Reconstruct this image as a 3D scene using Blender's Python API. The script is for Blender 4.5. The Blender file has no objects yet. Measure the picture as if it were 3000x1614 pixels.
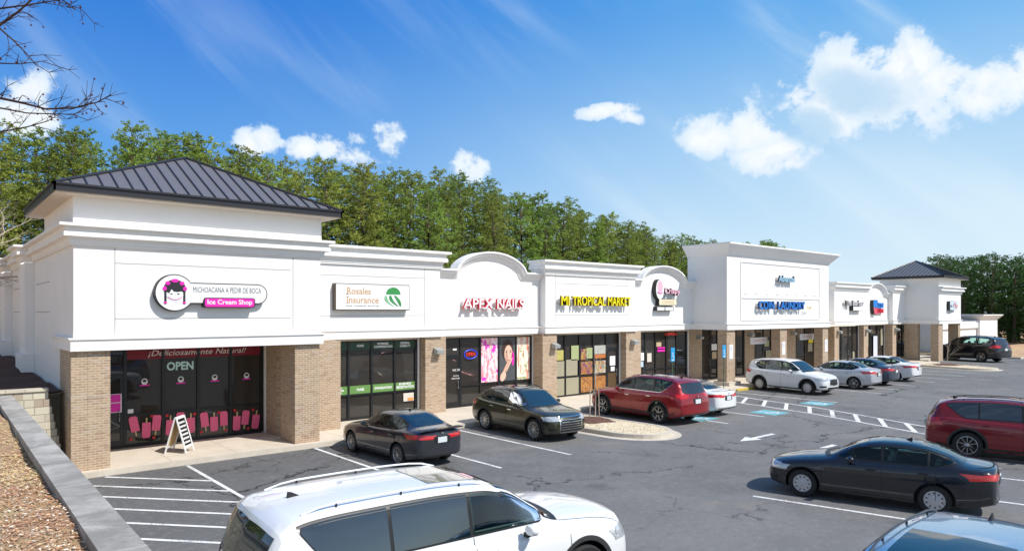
import bpy, bmesh, math, random
import numpy as np
from mathutils import Vector, Matrix
from mathutils.bvhtree import BVHTree
R = math.radians
sc = bpy.context.scene
C = sc.collection

# ------------------------------------------------------------------ camera, world, sun, exposure
CAM_H = 4.4
VIEW = R(49.5)                      # heading of the view, from +X towards +Y
cam_d = bpy.data.cameras.new('camera')
cam = bpy.data.objects.new('camera', cam_d); C.objects.link(cam); sc.camera = cam
cam.location = (0, 0, CAM_H)
cam.rotation_euler = (R(90), 0, VIEW - R(90))
cam_d.sensor_width = 36; cam_d.lens = 36 * 0.6776
cam_d.shift_y = 107 / 3000
cam_d.clip_start = 0.1; cam_d.clip_end = 3000
sc.view_settings.view_transform = 'Standard'; sc.view_settings.look = 'None'
sc.view_settings.gamma = 1; sc.view_settings.exposure = 0.30

SUN_ALT, SUN_A = R(49), R(22)
sd = Vector((math.sin(SUN_A) * math.cos(SUN_ALT), -math.cos(SUN_A) * math.cos(SUN_ALT), math.sin(SUN_ALT)))
sun_d = bpy.data.lights.new('sun', 'SUN'); sun_d.energy = 4.0; sun_d.angle = R(0.5); sun_d.color = (1, 0.965, 0.90)
sun = bpy.data.objects.new('sun', sun_d); C.objects.link(sun)
sun.rotation_euler = sd.to_track_quat('Z', 'Y').to_euler(); sun.location = (0, 0, 60)

world = bpy.data.worlds.new('World'); sc.world = world; world.use_nodes = True
wt = world.node_tree; wt.nodes.clear()

class NT:
    """tiny node helper"""
    def __init__(s, t): s.t = t
    def n(s, kind, **kw):
        nd = s.t.nodes.new(kind)
        for k, v in kw.items(): setattr(nd, k, v)
        return nd
    def L(s, a, b): s.t.links.new(a, b)
    def put(s, sock, v):
        if isinstance(v, (int, float)): sock.default_value = v
        elif isinstance(v, (tuple, list)): sock.default_value = v if len(v) != 3 or sock.type != 'RGBA' else (*v, 1)
        else: s.L(v, sock)
    def m(s, op, a, b=0.0, c=0.0, clamp=False):
        nd = s.n('ShaderNodeMath', operation=op, use_clamp=clamp)
        s.put(nd.inputs[0], a); s.put(nd.inputs[1], b)
        if op in ('MULTIPLY_ADD', 'SMOOTH_MIN', 'SMOOTH_MAX', 'COMPARE'): s.put(nd.inputs[2], c)
        return nd.outputs[0]
    def ss(s, x, lo, hi, a=0.0, b=1.0):
        nd = s.n('ShaderNodeMapRange', interpolation_type='SMOOTHSTEP')
        s.put(nd.inputs[0], x); s.put(nd.inputs[1], lo); s.put(nd.inputs[2], hi); s.put(nd.inputs[3], a); s.put(nd.inputs[4], b)
        return nd.outputs[0]
    def mix(s, f, a, b, blend='MIX'):
        nd = s.n('ShaderNodeMix', data_type='RGBA', blend_type=blend)
        s.put(nd.inputs[0], f); s.put(nd.inputs[6], a); s.put(nd.inputs[7], b)
        return nd.outputs[2]
    def noise(s, vec, scale, detail=4.0, rough=0.55, dist=0.0):
        nd = s.n('ShaderNodeTexNoise'); nd.inputs['Scale'].default_value = scale
        nd.inputs['Detail'].default_value = detail; nd.inputs['Roughness'].default_value = rough
        nd.inputs['Distortion'].default_value = dist
        if vec is not None: s.L(vec, nd.inputs['Vector'])
        return nd
    def vec(s, x, y, z=0.0):
        nd = s.n('ShaderNodeCombineXYZ'); s.put(nd.inputs[0], x); s.put(nd.inputs[1], y); s.put(nd.inputs[2], z)
        return nd.outputs[0]

def build_world():
    w = NT(wt)
    sky = w.n('ShaderNodeTexSky', sky_type='NISHITA'); sky.sun_disc = False
    sky.sun_elevation = SUN_ALT; sky.sun_rotation = math.atan2(sd.x, sd.y)
    sky.altitude = 300; sky.air_density = 1.0; sky.dust_density = 0.35; sky.ozone_density = 2.2
    tc = w.n('ShaderNodeTexCoord')
    sep = w.n('ShaderNodeSeparateXYZ'); w.L(tc.outputs['Generated'], sep.inputs[0])
    x, y, z = sep.outputs
    az = w.m('ARCTAN2', y, x)                     # radians, from +X towards +Y
    el = w.m('ARCSINE', z)
    base = w.mix(1.0, sky.outputs[0], (1.5, 1.44, 1.36), 'MULTIPLY')
    # air lightens towards the horizon, more on the right hand side of the view
    side = w.ss(az, 1.35, 0.30)
    lowf = w.ss(el, 0.46, 0.0)
    hz = w.m('MULTIPLY', lowf, w.m('MULTIPLY_ADD', side, 0.85, 0.12))
    # the clear deep blue quarter away from the sun
    rich = w.mix(w.ss(el, 0.46, 0.06), (0.16, 1.85, 6.9), (0.85, 3.7, 8.3))
    rich = w.mix(side, rich, w.mix(w.ss(el, 0.50, 0.12), (0.75, 3.7, 8.3), (2.1, 5.4, 9.0)))
    rich = w.mix(w.m('MULTIPLY', hz, 0.95), rich, (6.9, 8.4, 9.4))
    quarter = w.m('MULTIPLY', w.ss(az, -0.5, 0.1), w.ss(az, 2.3, 1.7))
    base = w.mix(w.m('MULTIPLY', quarter, 0.92), base, rich)
    # clouds laid out by azimuth / elevation (radians)
    p = w.vec(az, el)
    nz = w.noise(p, 11.0, 10.0, 0.60, 0.25).outputs['Fac']
    nz2 = w.noise(p, 42.0, 6.0, 0.6, 0.0).outputs['Fac']
    puff = w.m('ADD', w.m('MULTIPLY', w.m('SUBTRACT', nz, 0.5), 4.4), w.m('MULTIPLY', w.m('SUBTRACT', nz2, 0.5), 2.2))
    def blob(a, e, ra, re, rot=0.0):
        da = w.m('SUBTRACT', az, a); de = w.m('SUBTRACT', el, e)
        c, s = math.cos(rot), math.sin(rot)
        u = w.m('ADD', w.m('MULTIPLY', da, c / ra), w.m('MULTIPLY', de, s / ra))
        v = w.m('ADD', w.m('MULTIPLY', da, -s / re), w.m('MULTIPLY', de, c / re))
        return w.m('SUBTRACT', 1.0, w.m('ADD', w.m('MULTIPLY', u, u), w.m('MULTIPLY', v, v)))
    fld = None
    for b in CLOUDS:
        f = blob(*b)
        fld = f if fld is None else w.m('MAXIMUM', fld, f)
    fld = w.m('MINIMUM', w.m('MAXIMUM', fld, -3.0), 1.0)
    dens = w.ss(w.m('ADD', w.m('ADD', fld, 0.05), puff), 0.0, 0.70)
    core = w.ss(w.m('ADD', fld, w.m('MULTIPLY', puff, 0.45)), 0.15, 1.3)
    # soft blue-grey undersides of the big cloud
    shade = None
    for b in CLOUD_SHADE:
        f = blob(*b); shade = f if shade is None else w.m('MAXIMUM', shade, f)
    shade = w.ss(w.m('ADD', shade, w.m('MULTIPLY', puff, 0.5)), -0.1, 1.0)
    ccol = w.mix(core, (6.8, 8.2, 9.6), (9.6, 9.8, 9.9))
    ccol = w.mix(w.m('MULTIPLY', shade, 0.75), ccol, (3.9, 6.3, 8.6))
    p_up = w.vec(w.m('ADD', az, -0.012), w.m('ADD', el, 0.016))
    nzu = w.noise(p_up, 11.0, 10.0, 0.60, 0.25).outputs['Fac']
    relief = w.ss(w.m('SUBTRACT', nzu, nz), -0.02, 0.10)
    ccol = w.mix(w.m('MULTIPLY', relief, w.m('MULTIPLY', core, 0.42)), ccol, (5.2, 7.0, 8.9))
    # thin cirrus streaks
    sv = w.n('ShaderNodeVectorRotate', rotation_type='Z_AXIS'); w.L(p, sv.inputs['Vector']); sv.inputs['Angle'].default_value = R(-38)
    mp = w.n('ShaderNodeMapping'); w.L(sv.outputs[0], mp.inputs[0]); mp.inputs['Scale'].default_value = (1.2, 7.5, 1)
    ci = w.noise(mp.outputs[0], 1.7, 6.0, 0.55, 0.5).outputs['Fac']
    patch = w.noise(p, 2.4, 2.0, 0.5).outputs['Fac']
    ci = w.m('MULTIPLY', w.ss(ci, 0.42, 0.86), w.ss(patch, 0.38, 0.62))
    ci = w.m('MULTIPLY', ci, w.m('MULTIPLY_ADD', side, 0.42, 0.34))
    ci = w.m('MINIMUM', 0.9, w.m('ADD', ci, w.m('MULTIPLY', w.m('MULTIPLY', side, w.ss(el, 0.30, 0.12)), w.ss(w.noise(mp.outputs[0], 1.1, 5.0, 0.5, 0.4).outputs['Fac'], 0.40, 0.66, 0, 0.6))))
    col = w.mix(ci, base, (7.2, 8.6, 9.5))
    col = w.mix(w.m('MULTIPLY', dens, 0.97), col, ccol)
    below = w.ss(el, -0.01, 0.0)
    col = w.mix(below, (1.2, 1.2, 1.1), col)
    bg = w.n('ShaderNodeBackground'); w.L(col, bg.inputs[0]); bg.inputs[1].default_value = 0.085
    out = w.n('ShaderNodeOutputWorld'); w.L(bg.outputs[0], out.inputs[0])

def ae(u, v, ru, rv, rot=0.0):          # direction of a cloud: degrees left of the view axis given as tangents
    return (VIEW - math.atan(u), math.atan(v / math.hypot(1, u)), ru, rv, rot)
CLOUDS = [ae(*c) for c in (
    (0.558, 0.358, .054, .044, 0.0), (0.50, 0.332, .085, .050, 0.3), (0.455, 0.295, .085, .050, 0.35), (0.53, 0.31, .095, .055, 0.3),
    (0.35, 0.262, .050, .036, 0.3), (0.285, 0.252, .045, .026, 0.2), (0.385, 0.225, .060, .026, 0.0), (0.62, 0.330, .045, .028, -0.2),
    (0.675, 0.322, .040, .036, 0.0), (0.735, 0.340, .040, .045, 0.0),
    (0.150, 0.292, .050, .012, -0.1), (0.165, 0.281, .026, .012, 0.2),
    (-0.690, 0.318, .030, .038, 0.0), (-0.70, 0.285, .045, .030, 0.0),
    (-0.365, 0.243, .038, .024, 0.0), (-0.245, 0.232, .065, .030, 0.1), (-0.178, 0.246, .030, .032, 0.0), (-0.30, 0.235, .030, .020, 0.0), (-0.062, 0.212, .038, .024, 0.2),
)]
CLOUD_SHADE = [ae(0.50, 0.315, .07, .035, 0.35), ae(0.43, 0.268, .045, .03, 0.5)]
build_world()

# ------------------------------------------------------------------ materials
MATS = {}
def base_mat(name):
    m = bpy.data.materials.new(name); m.use_nodes = True
    nt = NT(m.node_tree); b = m.node_tree.nodes['Principled BSDF']
    return m, nt, b
def objvec(nt, scale=(1, 1, 1)):
    tc = nt.n('ShaderNodeTexCoord'); mp = nt.n('ShaderNodeMapping'); nt.L(tc.outputs['Object'], mp.inputs[0])
    mp.inputs['Scale'].default_value = scale
    return mp.outputs[0]
def simple(name, col, rough=0.6, metal=0.0, var=0.08, vscale=3.0, bump=0.0, bscale=30.0, spec=0.5, coat=0.0, coat_r=0.03, ior=1.45, emit=None):
    if name in MATS: return MATS[name]
    m, nt, b = base_mat(name)
    v = objvec(nt)
    if var > 0:
        n = nt.noise(v, vscale, 5.0, 0.6)
        lo = tuple(c * (1 - var) for c in col); hi = tuple(min(1, c * (1 + var)) for c in col)
        nt.L(nt.mix(n.outputs['Fac'], lo, hi), b.inputs['Base Color'])
    else: b.inputs['Base Color'].default_value = (*col, 1)
    b.inputs['Roughness'].default_value = rough; b.inputs['Metallic'].default_value = metal
    b.inputs['Specular IOR Level'].default_value = spec; b.inputs['IOR'].default_value = ior
    b.inputs['Coat Weight'].default_value = coat; b.inputs['Coat Roughness'].default_value = coat_r
    if bump > 0:
        n2 = nt.noise(v, bscale, 4.0, 0.6); bp = nt.n('ShaderNodeBump'); bp.inputs['Strength'].default_value = bump
        bp.inputs['Distance'].default_value = 0.02
        nt.L(n2.outputs['Fac'], bp.inputs['Height']); nt.L(bp.outputs[0], b.inputs['Normal'])
    if emit:
        b.inputs['Emission Color'].default_value = (*emit[:3], 1); b.inputs['Emission Strength'].default_value = emit[3]
    MATS[name] = m
    return m

def mat_stucco():
    m, nt, b = base_mat('white_stucco')
    v = objvec(nt)
    n = nt.noise(v, 0.8, 6.0, 0.6); fine = nt.noise(v, 60.0, 3.0, 0.6)
    mp = nt.n('ShaderNodeMapping'); nt.L(v, mp.inputs[0]); mp.inputs['Scale'].default_value = (3.0, 3.0, 0.25)
    streak = nt.noise(mp.outputs[0], 1.6, 5.0, 0.65)
    c = nt.mix(nt.ss(n.outputs['Fac'], 0.3, 0.75), (0.84, 0.83, 0.815), (0.80, 0.79, 0.775))
    c = nt.mix(nt.ss(streak.outputs['Fac'], 0.55, 0.80, 0, 0.22), c, (0.68, 0.665, 0.64))
    nt.L(c, b.inputs['Base Color']); b.inputs['Roughness'].default_value = 0.85; b.inputs['Specular IOR Level'].default_value = 0.2
    bp = nt.n('ShaderNodeBump'); bp.inputs['Strength'].default_value = 0.12; bp.inputs['Distance'].default_value = 0.01
    nt.L(fine.outputs['Fac'], bp.inputs['Height']); nt.L(bp.outputs[0], b.inputs['Normal'])
    return m
def mat_brick(name='tan_brick', bw=0.203, bh=0.0677, c1=(0.43, 0.295, 0.185), c2=(0.32, 0.205, 0.13), mortar=(0.52, 0.44, 0.34)):
    m, nt, b = base_mat(name)
    tc = nt.n('ShaderNodeTexCoord'); sp = nt.n('ShaderNodeSeparateXYZ'); nt.L(tc.outputs['Object'], sp.inputs[0])
    v = nt.vec(nt.m('ADD', sp.outputs[0], sp.outputs[1]), sp.outputs[2])
    br = nt.n('ShaderNodeTexBrick'); nt.L(v, br.inputs['Vector'])
    br.inputs['Scale'].default_value = 1.0; br.inputs['Brick Width'].default_value = bw; br.inputs['Row Height'].default_value = bh
    br.inputs['Mortar Size'].default_value = 0.011; br.inputs['Bias'].default_value = -0.1; br.inputs['Mortar Smooth'].default_value = 0.2
    br.inputs['Color1'].default_value = (*c1, 1); br.inputs['Color2'].default_value = (*c2, 1); br.inputs['Mortar'].default_value = (*mortar, 1)
    # coarse blotches: single odd bricks
    row = nt.m('FLOOR', nt.m('DIVIDE', sp.outputs[2], bh))
    sv = nt.vec(nt.m('FLOOR', nt.m('ADD', nt.m('DIVIDE', nt.m('ADD', sp.outputs[0], sp.outputs[1]), bw), nt.m('MULTIPLY', row, 0.5))), row)
    wn = nt.n('ShaderNodeTexWhiteNoise'); nt.L(sv, wn.inputs['Vector'])
    c = nt.mix(nt.ss(wn.outputs['Value'], 0.80, 1.0, 0, 0.4), br.outputs['Color'], (0.50, 0.44, 0.38))
    c = nt.mix(nt.ss(wn.outputs['Value'], 0.16, 0.0, 0, 0.5), c, (0.24, 0.14, 0.10))
    nb = nt.noise(tc.outputs['Object'], 0.9, 4.0)
    c = nt.mix(nt.ss(nb.outputs['Fac'], 0.35, 0.7, 0, 0.22), c, (0.44, 0.34, 0.24))
    nt.L(c, b.inputs['Base Color']); b.inputs['Roughness'].default_value = 0.85
    bp = nt.n('ShaderNodeBump'); bp.inputs['Strength'].default_value = 0.5; bp.inputs['Distance'].default_value = 0.008
    nt.L(nt.m('SUBTRACT', 1.0, br.outputs['Fac']), bp.inputs['Height']); nt.L(bp.outputs[0], b.inputs['Normal'])
    return m
def mat_asphalt():
    m, nt, b = base_mat('asphalt')
    v = objvec(nt)
    big = nt.noise(v, 0.09, 5.0, 0.6, 0.4); mid = nt.noise(v, 0.7, 6.0, 0.65, 0.3); fine = nt.noise(v, 45.0, 3.0, 0.7)
    grit = nt.noise(v, 14.0, 4.0, 0.75)
    c = nt.mix(nt.ss(big.outputs['Fac'], 0.35, 0.65), (0.145, 0.141, 0.138), (0.200, 0.194, 0.186))
    c = nt.mix(nt.ss(mid.outputs['Fac'], 0.38, 0.68, 0, 0.65), c, (0.225, 0.218, 0.212))
    c = nt.mix(nt.ss(fine.outputs['Fac'], 0.40, 0.68, 0, 0.75), c, (0.085, 0.088, 0.095))
    c = nt.mix(nt.ss(grit.outputs['Fac'], 0.62, 0.80, 0, 0.5), c, (0.29, 0.28, 0.27))
    # newer, darker band of paving in the stalls next to the building
    sp = nt.n('ShaderNodeSeparateXYZ'); nt.L(v, sp.inputs[0])
    near = nt.m('MULTIPLY', nt.ss(sp.outputs[0], 13.5, 9.0), nt.ss(nt.m('MULTIPLY_ADD', mid.outputs['Fac'], 2.0, sp.outputs[1]), 13.5, 16.0))
    c = nt.mix(nt.m('MULTIPLY', near, 0.60), c, (0.100, 0.101, 0.107))
    speck = nt.noise(v, 5.5, 5.0, 0.75)
    c = nt.mix(nt.ss(speck.outputs['Fac'], 0.50, 0.68, 0, 0.45), c, (0.245, 0.24, 0.235)); c = nt.mix(nt.ss(speck.outputs['Fac'], 0.46, 0.30, 0, 0.5), c, (0.095, 0.093, 0.094))
    # oil / clay stains
    st = nt.noise(v, 0.33, 5.0, 0.6, 0.8)
    c = nt.mix(nt.ss(st.outputs['Fac'], 0.56, 0.72, 0, 0.5), c, (0.250, 0.225, 0.195))
    st2 = nt.noise(v, 0.55, 4.0, 0.6, 0.2)
    c = nt.mix(nt.ss(st2.outputs['Fac'], 0.60, 0.74, 0, 0.55), c, (0.08, 0.08, 0.085))
    # cracks
    wob = nt.noise(v, 0.9, 6.0, 0.7)
    wv = nt.n('ShaderNodeVectorMath', operation='MULTIPLY_ADD'); nt.L(wob.outputs['Color'], wv.inputs[0]); wv.inputs[1].default_value = (1.9, 1.9, 0); nt.L(v, wv.inputs[2])
    def cracks(scale, w0, w1):
        vo = nt.n('ShaderNodeTexVoronoi', feature='DISTANCE_TO_EDGE'); vo.inputs['Scale'].default_value = scale; nt.L(wv.outputs[0], vo.inputs['Vector'])
        return nt.ss(vo.outputs['Distance'], w0, w1, 1.0, 0.0)
    gate = nt.noise(v, 0.22, 3.0, 0.6, 0.3)
    k = nt.m('MULTIPLY', cracks(0.13, 0.0018, 0.0055), nt.ss(gate.outputs['Fac'], 0.36, 0.46))
    gate2 = nt.noise(v, 0.17, 3.0, 0.6, 0.3)
    k2 = nt.m('MULTIPLY', cracks(0.42, 0.003, 0.011), nt.ss(gate2.outputs['Fac'], 0.56, 0.62))
    k = nt.m('MAXIMUM', k, nt.m('MULTIPLY', k2, 0.8))
    c = nt.mix(nt.m('MULTIPLY', k, 0.92), c, (0.028, 0.027, 0.028))
    nt.L(c, b.inputs['Base Color']); b.inputs['Roughness'].default_value = 0.82; b.inputs['Specular IOR Level'].default_value = 0.3
    bp = nt.n('ShaderNodeBump'); bp.inputs['Strength'].default_value = 0.35; bp.inputs['Distance'].default_value = 0.01
    nt.L(fine.outputs['Fac'], bp.inputs['Height']); nt.L(bp.outputs[0], b.inputs['Normal'])
    return m
def mat_concrete(name, c0, c1, joint=0.0):
    m, nt, b = base_mat(name)
    v = objvec(nt)
    big = nt.noise(v, 1.1, 8.0, 0.7, 0.6); fine = nt.noise(v, 30.0, 4.0, 0.7)
    c = nt.mix(nt.ss(big.outputs['Fac'], 0.38, 0.62), c0, c1)
    c = nt.mix(nt.ss(fine.outputs['Fac'], 0.5, 0.75, 0, 0.4), c, tuple(x * 0.72 for x in c0))
    st = nt.noise(v, 1.8, 6.0, 0.7, 0.6)
    c = nt.mix(nt.ss(st.outputs['Fac'], 0.60, 0.8, 0, 0.4), c, tuple(x * 0.6 for x in c0))
    if joint:
        sp = nt.n('ShaderNodeSeparateXYZ'); nt.L(v, sp.inputs[0])
        j = nt.m('PINGPONG', sp.outputs[0], joint / 2); k = nt.ss(j, 0.006, 0.014, 0.7, 0.0)
        c = nt.mix(k, c, tuple(x * 0.35 for x in c0))
    nt.L(c, b.inputs['Base Color']); b.inputs['Roughness'].default_value = 0.85
    bp = nt.n('ShaderNodeBump'); bp.inputs['Strength'].default_value = 0.2; bp.inputs['Distance'].default_value = 0.01
    nt.L(fine.outputs['Fac'], bp.inputs['Height']); nt.L(bp.outputs[0], b.inputs['Normal'])
    return m
def mat_paint_line():
    m, nt, b = base_mat('worn_white_paint')
    v = objvec(nt); n = nt.noise(v, 22.0, 5.0, 0.7); n2 = nt.noise(v, 1.3, 4.0, 0.6)
    w = nt.m('ADD', n.outputs['Fac'], nt.m('MULTIPLY', nt.m('SUBTRACT', n2.outputs['Fac'], 0.5), 0.5))
    c = nt.mix(nt.ss(w, 0.47, 0.66), (0.80, 0.80, 0.79), (0.27, 0.27, 0.27))
    nt.L(c, b.inputs['Base Color']); b.inputs['Roughness'].default_value = 0.7
    return m
def mat_soil():
    m, nt, b = base_mat('leaf_litter_ground')
    v = objvec(nt)
    big = nt.noise(v, 0.5, 5.0, 0.65, 0.5); mid = nt.noise(v, 5.0, 6.0, 0.75, 0.6); fine = nt.noise(v, 28.0, 5.0, 0.8)
    c = nt.mix(nt.ss(mid.outputs['Fac'], 0.36, 0.64), (0.36, 0.19, 0.11), (0.60, 0.40, 0.245))
    c = nt.mix(nt.ss(fine.outputs['Fac'], 0.48, 0.66, 0, 0.85), c, (0.66, 0.49, 0.35))
    c = nt.mix(nt.ss(fine.outputs['Fac'], 0.42, 0.28, 0, 0.8), c, (0.20, 0.105, 0.06))
    c = nt.mix(nt.ss(big.outputs['Fac'], 0.46, 0.66, 0, 0.7), c, (0.58, 0.47, 0.24))
    nt.L(c, b.inputs['Base Color']); b.inputs['Roughness'].default_value = 0.95; b.inputs['Specular IOR Level'].default_value = 0.1
    bp = nt.n('ShaderNodeBump'); bp.inputs['Strength'].default_value = 0.9; bp.inputs['Distance'].default_value = 0.04
    nt.L(fine.outputs['Fac'], bp.inputs['Height']); nt.L(bp.outputs[0], b.inputs['Normal'])
    return m
def mat_gravel(name, c0, c1, c2, scale=26.0):
    m, nt, b = base_mat(name)
    v = objvec(nt); vo = nt.n('ShaderNodeTexVoronoi'); vo.inputs['Scale'].default_value = scale; nt.L(v, vo.inputs['Vector'])
    sp = nt.n('ShaderNodeSeparateXYZ'); nt.L(vo.outputs['Color'], sp.inputs[0])
    c = nt.mix(sp.outputs[0], c0, c1); c = nt.mix(nt.ss(sp.outputs[1], 0.6, 1.0), c, c2)
    nt.L(c, b.inputs['Base Color']); b.inputs['Roughness'].default_value = 0.9
    bp = nt.n('ShaderNodeBump'); bp.inputs['Strength'].default_value = 1.0; bp.inputs['Distance'].default_value = 0.03
    nt.L(nt.m('SUBTRACT', 1.0, vo.outputs['Distance']), bp.inputs['Height']); nt.L(bp.outputs[0], b.inputs['Normal'])
    return m
def mat_foliage(name, dark, light, scale=0.5):
    m, nt, b = base_mat(name)
    tc = nt.n('ShaderNodeTexCoord'); oi = nt.n('ShaderNodeObjectInfo'); geo = nt.n('ShaderNodeNewGeometry')
    n = nt.noise(tc.outputs['Object'], scale, 4.0, 0.6)
    f = nt.m('ADD', nt.m('MULTIPLY', geo.outputs['Random Per Island'], 0.55), nt.m('MULTIPLY', nt.ss(n.outputs['Fac'], 0.3, 0.7), 0.45))
    c = nt.mix(f, dark, light)
    hs = nt.n('ShaderNodeHueSaturation'); nt.L(c, hs.inputs['Color'])
    nt.L(nt.m('MULTIPLY_ADD', oi.outputs['Random'], 0.035, 0.483), hs.inputs['Hue'])
    nt.L(nt.m('MULTIPLY_ADD', oi.outputs['Random'], 0.30, 0.90), hs.inputs['Value'])
    nt.L(hs.outputs[0], b.inputs['Base Color']); b.inputs['Roughness'].default_value = 0.55; b.inputs['Specular IOR Level'].default_value = 0.3
    tr = nt.n('ShaderNodeBsdfTranslucent'); nt.L(hs.outputs[0], tr.inputs[0])
    mx = nt.n('ShaderNodeMixShader'); mx.inputs[0].default_value = 0.35
    nt.L(b.outputs[0], mx.inputs[1]); nt.L(tr.outputs[0], mx.inputs[2]); nt.L(mx.outputs[0], m.node_tree.nodes['Material Output'].inputs[0])
    return m
def mat_mosaic(name, cols, sx=7.0, sz=7.0):
    m, nt, b = base_mat(name); v = objvec(nt, (sx, 1, sz))
    vo = nt.n('ShaderNodeTexVoronoi'); vo.distance = 'CHEBYCHEV'; vo.inputs['Scale'].default_value = 1.0; vo.inputs['Randomness'].default_value = .55; nt.L(v, vo.inputs['Vector'])
    sp = nt.n('ShaderNodeSeparateXYZ'); nt.L(vo.outputs['Color'], sp.inputs[0]); rp = nt.n('ShaderNodeValToRGB'); nt.L(sp.outputs[0], rp.inputs[0]); rp.color_ramp.interpolation = 'CONSTANT'
    e = rp.color_ramp.elements; e[0].color = (*cols[0], 1); e[1].position = 1 / len(cols); e[1].color = (*cols[1], 1)
    for i, c in enumerate(cols[2:]): q = e.new((i + 2) / len(cols)); q.color = (*c, 1)
    n = nt.noise(v, 3.0, 3.0); nt.L(nt.mix(nt.ss(n.outputs['Fac'], .45, .6, 0, .45), rp.outputs[0], (.12, .08, .05)), b.inputs['Base Color']); b.inputs['Roughness'].default_value = .4
    return m
def mat_popsicle():
    m, nt, b = base_mat('popsicle_print')
    v = objvec(nt); n = nt.noise(v, 18.0, 4.0, 0.7)
    nt.L(nt.mix(n.outputs['Fac'], (0.88, 0.05, 0.14), (0.90, 0.22, 0.40)), b.inputs['Base Color']); b.inputs['Roughness'].default_value = 0.5
    return m
M_STUCCO = mat_stucco(); M_BRICK = mat_brick()
M_ASPH = mat_asphalt(); M_WALK = mat_concrete('sidewalk_concrete', (0.60, 0.52, 0.42), (0.66, 0.58, 0.48), 1.83)
M_CURB = mat_concrete('curb_concrete', (0.52, 0.46, 0.38), (0.60, 0.54, 0.45))
M_CAP = mat_concrete('wall_cap_concrete', (0.25, 0.235, 0.21), (0.45, 0.42, 0.38))
M_STONE = mat_brick('pale_stone_block', 0.43, 0.205, (0.62, 0.57, 0.45), (0.44, 0.41, 0.33), (0.28, 0.25, 0.19))
M_LINE = mat_paint_line(); M_SOIL = mat_soil()
M_GRAVEL = mat_gravel('pale_gravel', (0.66, 0.55, 0.38), (0.80, 0.70, 0.52), (0.50, 0.38, 0.24), 16.0)
M_MULCH = mat_gravel('brown_mulch', (0.16, 0.075, 0.05), (0.09, 0.04, 0.03), (0.22, 0.12, 0.08), 30.0)
M_TRIM = simple('white_trim', (0.74, 0.72, 0.69), 0.6, var=0.04)
M_JOINT = simple('stucco_reveal', (0.42, 0.41, 0.40), 0.9, var=0.05)
M_FRAME = simple('black_aluminium', (0.012, 0.013, 0.015), 0.35, var=0.05)
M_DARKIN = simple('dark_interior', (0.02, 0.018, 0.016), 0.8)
M_ROOF = simple('dark_metal_roof', (0.128, 0.122, 0.130), 0.45, 0.0, 0.06, 1.5, spec=0.5)
M_SEAM = simple('roof_seam', (0.022, 0.022, 0.028), 0.4)
M_SOFFIT = simple('cream_soffit', (0.66, 0.58, 0.48), 0.8, var=0.03)
M_BLACK = simple('black_plastic', (0.012, 0.012, 0.012), 0.45, var=0.0)
M_WHITE = simple('sign_white', (0.80, 0.80, 0.80), 0.45, var=0.02)
M_BULB = simple('lamp_grey', (0.40, 0.43, 0.43), 0.45, 0.3, 0.05)

def mat_glass(name, base, ior=1.5, rough=0.02):
    m, nt, b = base_mat(name)
    v = objvec(nt); n = nt.noise(v, 0.6, 3.0, 0.5)
    nt.L(nt.mix(n.outputs['Fac'], tuple(c * 0.6 for c in base), tuple(c * 1.3 for c in base)), b.inputs['Base Color'])
    b.inputs['Roughness'].default_value = rough; b.inputs['IOR'].default_value = ior; b.inputs['Specular IOR Level'].default_value = 0.5
    return m
M_SHOPGLASS = mat_glass('shop_glass', (0.040, 0.036, 0.032), 1.52, 0.015)
M_CARGLASS = mat_glass('car_glass', (0.006, 0.014, 0.020), 2.1, 0.02)
def mat_clear():
    m = bpy.data.materials.new('clear_car_glass'); m.use_nodes = True; t = m.node_tree; t.nodes.clear(); nt = NT(t)
    g = nt.n('ShaderNodeBsdfGlossy'); g.inputs['Color'].default_value = (.9, .95, 1, 1); g.inputs['Roughness'].default_value = .02
    tr = nt.n('ShaderNodeBsdfTransparent'); tr.inputs[0].default_value = (.58, .80, .76, 1)
    fr = nt.n('ShaderNodeFresnel'); fr.inputs[0].default_value = 1.5; mx = nt.n('ShaderNodeMixShader'); nt.L(fr.outputs[0], mx.inputs[0])
    nt.L(tr.outputs[0], mx.inputs[1]); nt.L(g.outputs[0], mx.inputs[2]); o = nt.n('ShaderNodeOutputMaterial'); nt.L(mx.outputs[0], o.inputs[0]); return m
M_CLEAR = mat_clear()
M_CABIN = simple('cabin_trim', (0.16, 0.15, 0.145), 0.8, var=0.1); M_SEAT = simple('seat_fabric', (0.34, 0.32, 0.30), 0.85, var=0.15)

# ------------------------------------------------------------------ object helpers
def tag(o, label=None, cat=None, group=None, kind=None):
    if label: o['label'] = label
    if cat: o['category'] = cat
    if group: o['group'] = group
    if kind: o['kind'] = kind
    return o
def empty(name, loc=(0, 0, 0), rz=0.0, label=None, cat=None, group=None):
    o = bpy.data.objects.new(name, None); C.objects.link(o); o.location = loc; o.rotation_euler = (0, 0, rz)
    o.empty_display_size = 0.2
    return tag(o, label, cat, group)

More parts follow.
